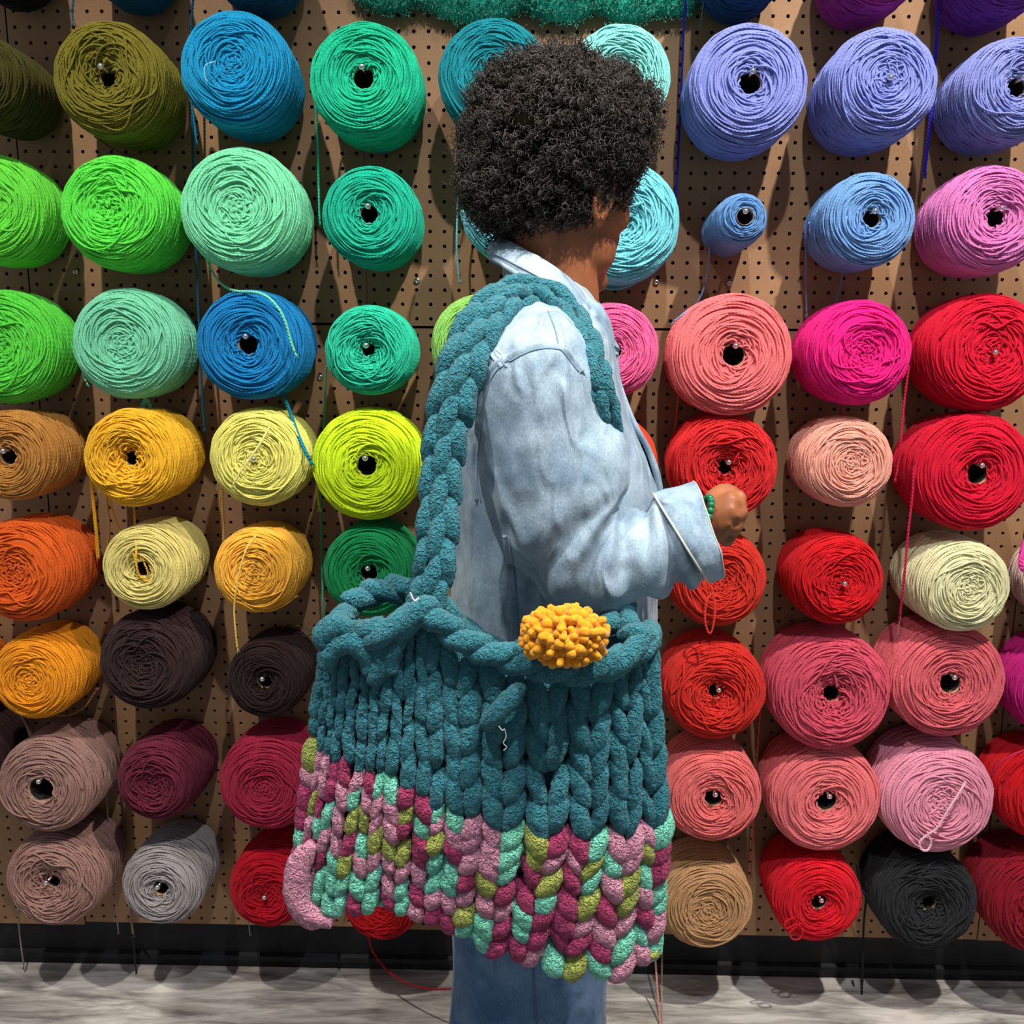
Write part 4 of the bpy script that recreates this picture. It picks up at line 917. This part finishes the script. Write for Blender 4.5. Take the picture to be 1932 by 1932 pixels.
T2 = tree([Gn]); Q = project(T2, [(1004, 1770), (1006, 1820), (1009, 1880), (1012, 1931)], 0.0006)
if len(Q) > 4:
    for dx in (0,):
        mb = MB(); mb.tubes(Q, 0.0012, (0, -1, 0.1), k=6); build('leg_seam', mb, new_mat('jean_seam', lin((62, 90, 128)), 0.8)[0], je)
# shoes (below the frame)
m_shoe = new_mat('white_canvas_shoe', (0.6, 0.6, 0.58), 0.6)[0]
for sg in (-1, 1):
    mb = MB(); kk = crom([(zc - .075, YT + sg * .092, .040, .030, .038), (zc - .04, YT + sg * .092, .048, .036, .046), (zc + .03, YT + sg * .094, .046, .042, .044), (zc + .10, YT + sg * .097, .036, .046, .034), (zc + .16, YT + sg * .10, .028, .040, .026), (zc + .185, YT + sg * .10, .022, .018, .016)], 30)
    G = sect(kk[:, :3], np.stack([0 * kk[:, 3], kk[:, 3], 0 * kk[:, 3]], 1), np.stack([0 * kk[:, 4], 0 * kk[:, 4], kk[:, 4]], 1), 28, .8); G[..., 2] = np.maximum(G[..., 2], 0.002)
    mb.grids(G, caps=True); build('shoe', mb, m_shoe, person)

# ---------------------------------------------------------------- the knitted bag
YB = -0.862; BH = 0.046
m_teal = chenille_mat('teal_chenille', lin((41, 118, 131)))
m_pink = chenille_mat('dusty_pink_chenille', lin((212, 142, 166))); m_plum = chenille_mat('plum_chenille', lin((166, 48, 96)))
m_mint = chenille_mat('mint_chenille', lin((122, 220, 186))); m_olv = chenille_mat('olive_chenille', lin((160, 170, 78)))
bag = empty('knitted_tote_bag', tr(*P(930, 1480, YB)), 'chunky knitted bag, teal above and multicoloured below, hanging from the shoulder of the person', 'bag')
TOPE = [(616, 1205), (660, 1190), (710, 1185), (760, 1165), (800, 1150), (850, 1195), (930, 1232), (1010, 1252), (1080, 1258), (1150, 1245), (1200, 1222), (1226, 1205)]
MIDE = [(600, 1402), (640, 1425), (700, 1440), (745, 1448), (805, 1480), (865, 1508), (935, 1528), (1010, 1540), (1080, 1552), (1140, 1560), (1200, 1556), (1250, 1545)]
BOTE = [(556, 1690), (600, 1722), (660, 1722), (730, 1712), (790, 1722), (850, 1740), (910, 1778), (970, 1798), (1030, 1815), (1100, 1832), (1180, 1836), (1236, 1800)]
te, me_, be = [crom(np.array([[a, b_ + s_, 0] for a, b_ in E_], float), 101)[:, :2] for E_, s_ in ((TOPE, 0), (MIDE, -26), (BOTE, -34))]
def bag_mid(u, v):
    """v 0..1 teal part, 1..2 coloured part; world point of the bag's middle sheet"""
    i = np.clip(u, 0, 1) * 100
    g = lambda E_: np.array([np.interp(i, np.arange(101), E_[:, 0]), np.interp(i, np.arange(101), E_[:, 1])])
    a = g(te) * (1 - v) + g(me_) * v if v <= 1 else g(me_) * (2 - v) + g(be) * (v - 1)
    if v > 1: a[0] -= 16 * math.sin(PI * (v - 1)) * max(0, 1 - u * 4) * -1 * 0
    return P(a[0], a[1], YB)
def bag_pt(s, v):
    """s 0..1 front left to right, 1..2 back right to left"""
    s = s % 2; front = s < 1; q = s if front else 2 - s
    c = 2 * q - 1; u = 0.5 + 0.5 * math.copysign(abs(math.sin(abs(c) * PI / 2)) ** 0.96, c) if abs(c) > 0 else 0.5
    u = 0.5 + 0.5 * c
    h = BH * (1 - abs(c) ** 3.2) ** 0.5 * (0.72 + 0.28 * math.sin(PI * min(max(v / 2, 0), 1)))
    p = bag_mid(u, v).copy(); p[1] += (-h if front else h)
    if not front: p[2] -= 0.040 * max(0.0, 1 - v / 0.4) * min(1.0, max(0.0, (u - 0.18) / 0.12)) * min(1.0, (1 - u) / 0.1)
    return p
def bag_frame(s, v):
    e = 0.004; p = bag_pt(s, v); du = bag_pt(s + e, v) - bag_pt(s - e, v); dv = bag_pt(s, min(v + .01, 1.999)) - bag_pt(s, max(v - .01, 0))
    N = np.cross(du, dv); N /= np.linalg.norm(N) + 1e-9
    out = p - bag_mid(0.5 + 0.5 * (2 * (s % 2 if s % 2 < 1 else 2 - s % 2) - 1) * 0.6, v)
    if N @ out < 0: N = -N
    return p, N
NLEG = 24
# widths of the legs: narrow ribs at the left, fuller stitches at the right
wts = np.array([0.6, 0.64, 0.66, 0.7, 0.74, 0.8, 0.86, 0.9, .92, .92, .94, .96, .98, 1.0, 1.05, 1.08, 1.1, 1.12, 1.14, 1.14, 1.1, 1.06, 1.0, .9]); wts /= wts.sum(); edges = np.concatenate([[0], np.cumsum(wts)])
def sausage(mb, pts, rad, N, mat, n=22, k=18, flat=1.0):
    C_ = crom(pts, n); f = np.linspace(0, 1, n); prof = rad * (0.22 + 0.78 * np.clip(np.sin(PI * (0.05 + 0.90 * f)), 0, 1) ** 0.45)
    # short end caps keep the ends round
    T = C_[1] - C_[0]; C_ = np.vstack([C_[0] - T * .5, C_, C_[-1] + (C_[-1] - C_[-2]) * .5]); prof = np.concatenate([[rad * .08], prof, [rad * .08]])
    q = MB(); G = q.tubes(C_, prof, N, k=k, flat=flat)[0]
    cen = G.mean(axis=1, keepdims=True)
    sh = np.zeros(G.shape[:2])
    for i in range(G.shape[0]):
        for j in range(k):
            p_ = Vector(G[i, j]); sh[i, j] = noise.noise(p_ * 260) * 0.0015 + noise.noise(p_ * 75) * 0.0014
    G = G + (G - cen) / (np.linalg.norm(G - cen, axis=-1, keepdims=True) + 1e-9) * sh[..., None]
    mb.grids(G, mat=mat)
upper, lower = MB(), MB()
rs = random.Random(12)
pairs = {}
cyc = [0, 2, 3, 1]            # pink, mint, olive, plum
for face in (0, 1):
    ROWS_U, ROWS_L = 5, 7
    for leg_i in range(NLEG):
        s0, s1 = edges[leg_i], edges[leg_i + 1]
        if face: s0, s1 = 2 - s1, 2 - s0
        sc_ = (s0 + s1) / 2; w = s1 - s0; right = leg_i / NLEG
        left_leg = (leg_i % 2 == 0)
        for part, rows_, v0 in ((0, ROWS_U, 0.0), (1, ROWS_L, 1.0)):
            for r in range(rows_):
                va = v0 + r / rows_; vb = v0 + (r + 1) / rows_; rr_j = rs.uniform(.86, 1.12)
                ov = (0.50 if part == 0 else 0.55) / rows_
                slant = (0.06 + 0.28 * right) if part == 0 else (0.14 + 0.20 * right)
                jit = rs.uniform(-.22, .22); slant *= rs.uniform(.6, 1.35); vj = rs.uniform(-.28, .28) / rows_
                if part == 0 and right < .45: slant = rs.uniform(-0.22, 0.30)
                sg = (-1 if left_leg else 1) * (-1 if face else 1)
                st = sc_ + sg * slant * w + jit * w * .4; sb = sc_ - sg * slant * w * 1.15 + jit * w * .4
                wid = np.linalg.norm(bag_pt(sc_ + w / 2, va) - bag_pt(sc_ - w / 2, va))
                rad = min(wid, 0.034) * (0.53 if part else 0.49) * rr_j
                pts = []
                for f_, lift in ((0, -0.75), (.2, 0.0), (.5, 0.30), (.8, 0.22), (1.0, -0.35)):
                    v_ = va - ov * .45 + (vj if r else abs(vj)) + (vb - va + ov) * f_; s_ = st + (sb - st) * f_
                    v_ = min(max(v_, -0.05), 1.999); lift = max(lift, -0.15) if (part == 0 and r == 0) else lift; p, N = bag_frame(s_, v_); pts.append(p + N * rad * lift)
                if part == 0: sausage(upper, pts, rad, N, 0, n=28 if not face else 12, k=22 if not face else 10)
                else:
                    pk = (face, (leg_i + 1) // 2, r); pc_ = pairs.setdefault(pk, rs.choice([0, 0, 0, 1, 1, 1, 2, 2, 3, 3, 3])); ci = pc_ if rs.random() < .62 else rs.choice([0, 0, 1, 1, 2, 3])
                    sausage(lower, pts, rad, N, cyc[ci], n=22 if not face else 10, k=20 if not face else 10)
# one stitch pulled loose across the front
pts = [P(985, 1292, YB - BH - .010), P(970, 1310, YB - BH - .020), P(945, 1338, YB - BH - .024), P(925, 1360, YB - BH - .018), P(918, 1368, YB - BH - .008)]
sausage(upper, pts, 0.0105, to_v((0, -1, 0)), 0, n=26, k=20)
# knitted-in lining so no gap shows between the stitches
def lining(v0, v1):
    S_ = np.linspace(0, 2, 80, endpoint=False); V_ = np.linspace(v0, v1, 24)
    G = np.zeros((24, 80, 3))
    for i, v_ in enumerate(V_):
        for j, s_ in enumerate(S_): p, N = bag_frame(s_, min(v_, 1.99)); G[i, j] = p - N * 0.012
    return G
Gu, Gl = lining(0.0, 1.0), lining(1.0, 2.0)
upper.grids(Gu)
Glc = Gl[-1].mean(axis=0); Gl = np.concatenate([Gl, Glc + (Gl[-1:] - Glc) * [[[1, .4, 1]]], Glc + (Gl[-1:] - Glc) * [[[1, .02, 1]]]])
lower.grids(Gl, mat=1)
# hem: a fat cast-on edge along the bottom and a pink roll at the left corner
for face in (0, 1):
    for i in range(17):
        s0, s1 = i / 17, (i + 1.25) / 17; pts = []
        for f_ in (0, .25, .5, .75, 1):
            s_ = s0 + (s1 - s0) * f_; s_ = s_ if not face else 2 - s_; p, N = bag_frame(s_, 1.985)
            pts.append(p * 1.0 + to_v((0, (0.018 if not face else -0.018), -0.004)))
        sausage(lower, pts, 0.0095, to_v((0, -1, 0.3)), cyc[(i * 3 + 1 + face) % 4] if i else 0, n=14, k=12)
for pts_, rr_ in (([(592, 1590), (572, 1625), (562, 1665), (570, 1705), (596, 1730), (628, 1738)], .0125), ([(572, 1600), (556, 1640), (556, 1690), (576, 1728), (604, 1744)], .0115)):
    sausage(lower, [P(a, b_, YB - .03) for a, b_ in pts_], rr_, to_v((0, -1, 0)), 0, n=44, k=18)
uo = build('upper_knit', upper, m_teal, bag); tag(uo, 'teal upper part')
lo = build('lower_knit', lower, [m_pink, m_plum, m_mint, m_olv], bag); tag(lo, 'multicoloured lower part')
# rim rope round the opening
rim = MB()
rk = [(640, 1178, 0), (700, 1196, -.045), (760, 1176, -.048), (802, 1152, -.048), (850, 1190, -.049), (900, 1220, -.049), (960, 1240, -.050), (1020, 1256, -.050), (1085, 1264, -.050), (1150, 1254, -.048), (1205, 1222, -.035), (1228, 1200, 0)]
bk = [(1205, 1222, .036), (1120, 1262, .045), (1020, 1272, .046), (900, 1240, .047), (835, 1180, .048), (790, 1142, .046), (740, 1133, .045), (690, 1138, .040), (652, 1155, .025)]
RP = [P(a, b_, YB + d_) for a, b_, d_ in rk] + [P(a, b_, YB) + to_v((0, d_, 0)) for a, b_, d_ in bk]
Rc_ = crom(RP + [RP[0]], 400)
NR_ = 21
for i in range(NR_):
    a0 = int(i / NR_ * 400); idx = [(a0 + int(t * 400 / NR_)) % 400 for t in (-.45, 0.0, .5, 1.0, 1.45)]
    w_ = [-.0085, -.006, .0, .006, .0085]; y_ = [.004, -.003, -.006, -.003, .004]
    pts = [Rc_[j] + to_v((0, b__, q)) for j, q, b__ in zip(idx, w_, y_)]
    sausage(rim, pts, 0.0118, to_v((0, -1, 0.5)), 0, n=26, k=18)
# knot-like bulges at the left corner of the opening
for pts_, rr_ in (([(618, 1228), (612, 1200), (634, 1180), (668, 1190)], .013), ([(612, 1262), (628, 1222), (662, 1208), (692, 1232), (696, 1270)], .0135), ([(700, 1200), (716, 1220), (712, 1262), (704, 1290)], .012), ([(770, 1160), (752, 1190), (738, 1230), (736, 1270)], .0125)):
    sausage(rim, [P(a, b_, YB - .045) for a, b_ in pts_], rr_, to_v((0, -1, 0)), 0, n=26, k=16)
sausage(rim, [P(1170, 1200, YB - .02), P(1195, 1192, YB - .03), P(1218, 1200, YB - .03), P(1222, 1216, YB - .02)], .0105, to_v((0, -1, 0)), 0, n=20, k=16)
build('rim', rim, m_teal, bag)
# shoulder strap: two plaited strands of fat stitches
strap = MB()
SP = [(800, 1160, -.885, 40), (818, 1080, -.88, 42), (826, 1000, -.87, 42), (832, 900, -.855, 42), (845, 800, -.845, 44), (868, 705, -.835, 48), (898, 628, -.815, 48), (936, 578, -.785, 44), (984, 553, -.755, 38), (1034, 562, -.745, 34),
      (1074, 598, -.762, 33), (1102, 645, -.800, 32), (1122, 710, -.822, 32), (1138, 775, -.820, 32), (1150, 835, -.800, 31), (1156, 880, -.775, 28)]
Kc = crom([[*P(a, b_, y), hw * 0.94] for a, b_, y, hw in SP], 300)
Ks = Kc[:, :3]; hwm = Kc[:, 3] * (Ks[:, 1] - CAM_Y) / FPX * 1.04
Tn = np.gradient(Ks, axis=0); Tn /= np.linalg.norm(Tn, axis=1, keepdims=True)
cenS = to_v((P(1010, 700, YT)[0], YT, 1.20)); 
arc = np.concatenate([[0], np.cumsum(np.linalg.norm(np.diff(Ks, axis=0), axis=1))]); step = 0.041; ns = int(arc[-1] / step)
for side in (-1, 0, 1):
    for i in range(ns + 1):
        pts = []
        base = i + (0.5 if side == 0 else 0)
        for f_, lift in ((-.16, -.55), (.15, .05), (.5, .32), (.85, .1), (1.14, -.55)):
            d_ = (base + f_) * step
            if d_ < 0 or d_ > arc[-1]: d_ = min(max(d_, 0), arc[-1])
            j = int(np.interp(d_, arc, np.arange(300))); T_ = Tn[j]; N_ = to_v((-0.1, -1, 0.35)); N_ -= T_ * (N_ @ T_); N_ /= np.linalg.norm(N_); B2 = np.cross(T_, N_)
            o_ = side * (0.52 + 0.26 * (0.5 - f_)) if side else 0.30 * (f_ - .5)
            rad = hwm[j] * 0.43
            pts.append(Ks[j] + B2 * hwm[j] * o_ * 1.1 + N_ * rad * (lift * (1 if side else .7)) + (N_ * 0.004 if side == 0 else 0))
        if np.linalg.norm(np.array(pts[0]) - np.array(pts[-1])) < 0.012: continue
        sausage(strap, pts, rad, N_, 0, n=20, k=16)
# inner run of the strap between arm and body down to the far end of the rim
KI = crom([P(1150, 872, -.770), P(1132, 915, -.765), P(1130, 1000, -.770), P(1155, 1100, -.80), P(1172, 1190, -.85)], 60)
for side in (-1, 1):
    for i in range(10):
        pts = [KI[min(59, max(0, int((i + f_) * 6)))] + to_v((side * .010, -.002, 0)) for f_ in (-.2, .25, .5, .75, 1.2)]
        if np.linalg.norm(pts[0] - pts[-1]) > .01: sausage(strap, pts, 0.012, to_v((0, -1, 0)), 0, n=14, k=12)
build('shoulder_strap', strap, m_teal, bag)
# pale thread ends on the bag
T3 = None
mb = MB(); mb.tubes(crom([P(790, 1128, -.935), P(783, 1134, -.937), P(778, 1128, -.938), P(774, 1118, -.938)], 16), 0.0010, (0, -1, 0), k=5)
mb.tubes(crom([P(941, 1370, -.945), P(948, 1378, -.947), P(952, 1376, -.947), P(955, 1390, -.947), P(950, 1402, -.947), P(956, 1410, -.947), P(950, 1416, -.946)], 30), 0.0005, (0, -1, 0), k=5)
build('thread_end', mb, new_mat('white_thread', (0.75, 0.73, 0.68), 0.8)[0], bag)

# pom-pom on the rim
m_pom, n, l, b = new_mat('mustard_wool', lin((236, 160, 14)), 0.85, sheen=0.3, spec=0.2)
tc = nd(n, 'ShaderNodeTexCoord'); v = nd(n, 'ShaderNodeTexNoise', Scale=160.0, Detail=4.0); l.new(tc.outputs['Object'], v.inputs['Vector'])
l.new(ramp(n, l, v.outputs[0], [(0.3, lin((206, 128, 6))), (0.7, lin((240, 165, 20)))]), b.inputs['Base Color']); bump(n, l, b, v.outputs[0], 0.0015, 0.8)
pc = P(1066, 1200, -.945); pr_ = to_v((0.0445, 0.032, 0.0310))
mb = MB(); mb.ball(pc, pr_ * 0.62, nu=14, nv=20)
NPm = 340
for i in range(NPm):
    z = 1 - 2 * (i + .5) / NPm; a = i * 2.39996; d = to_v((math.sqrt(1 - z * z) * math.cos(a), math.sqrt(1 - z * z) * math.sin(a), z)); d += RNG.normal(0, .10, 3); d /= np.linalg.norm(d)
    L2 = RNG.uniform(.84, 1.06); f = np.linspace(0.45, 1, 9)[:, None]; bend = RNG.normal(0, .0012, 3)
    C_ = pc + d * pr_ * L2 * f + bend * (f - .45) ** 2 * 3
    rr = 0.0036 * RNG.uniform(.8, 1.45) * np.array([.8, .85, .9, 1, 1.05, 1.12, 1.15, 1.05, .62])
    mb.tubes(C_, rr, np.cross(d, (0.31, 0.52, 0.8)), k=8, caps=True)
build('pom_pom', mb, m_pom, bag).__setitem__('label', 'mustard yellow pom-pom')
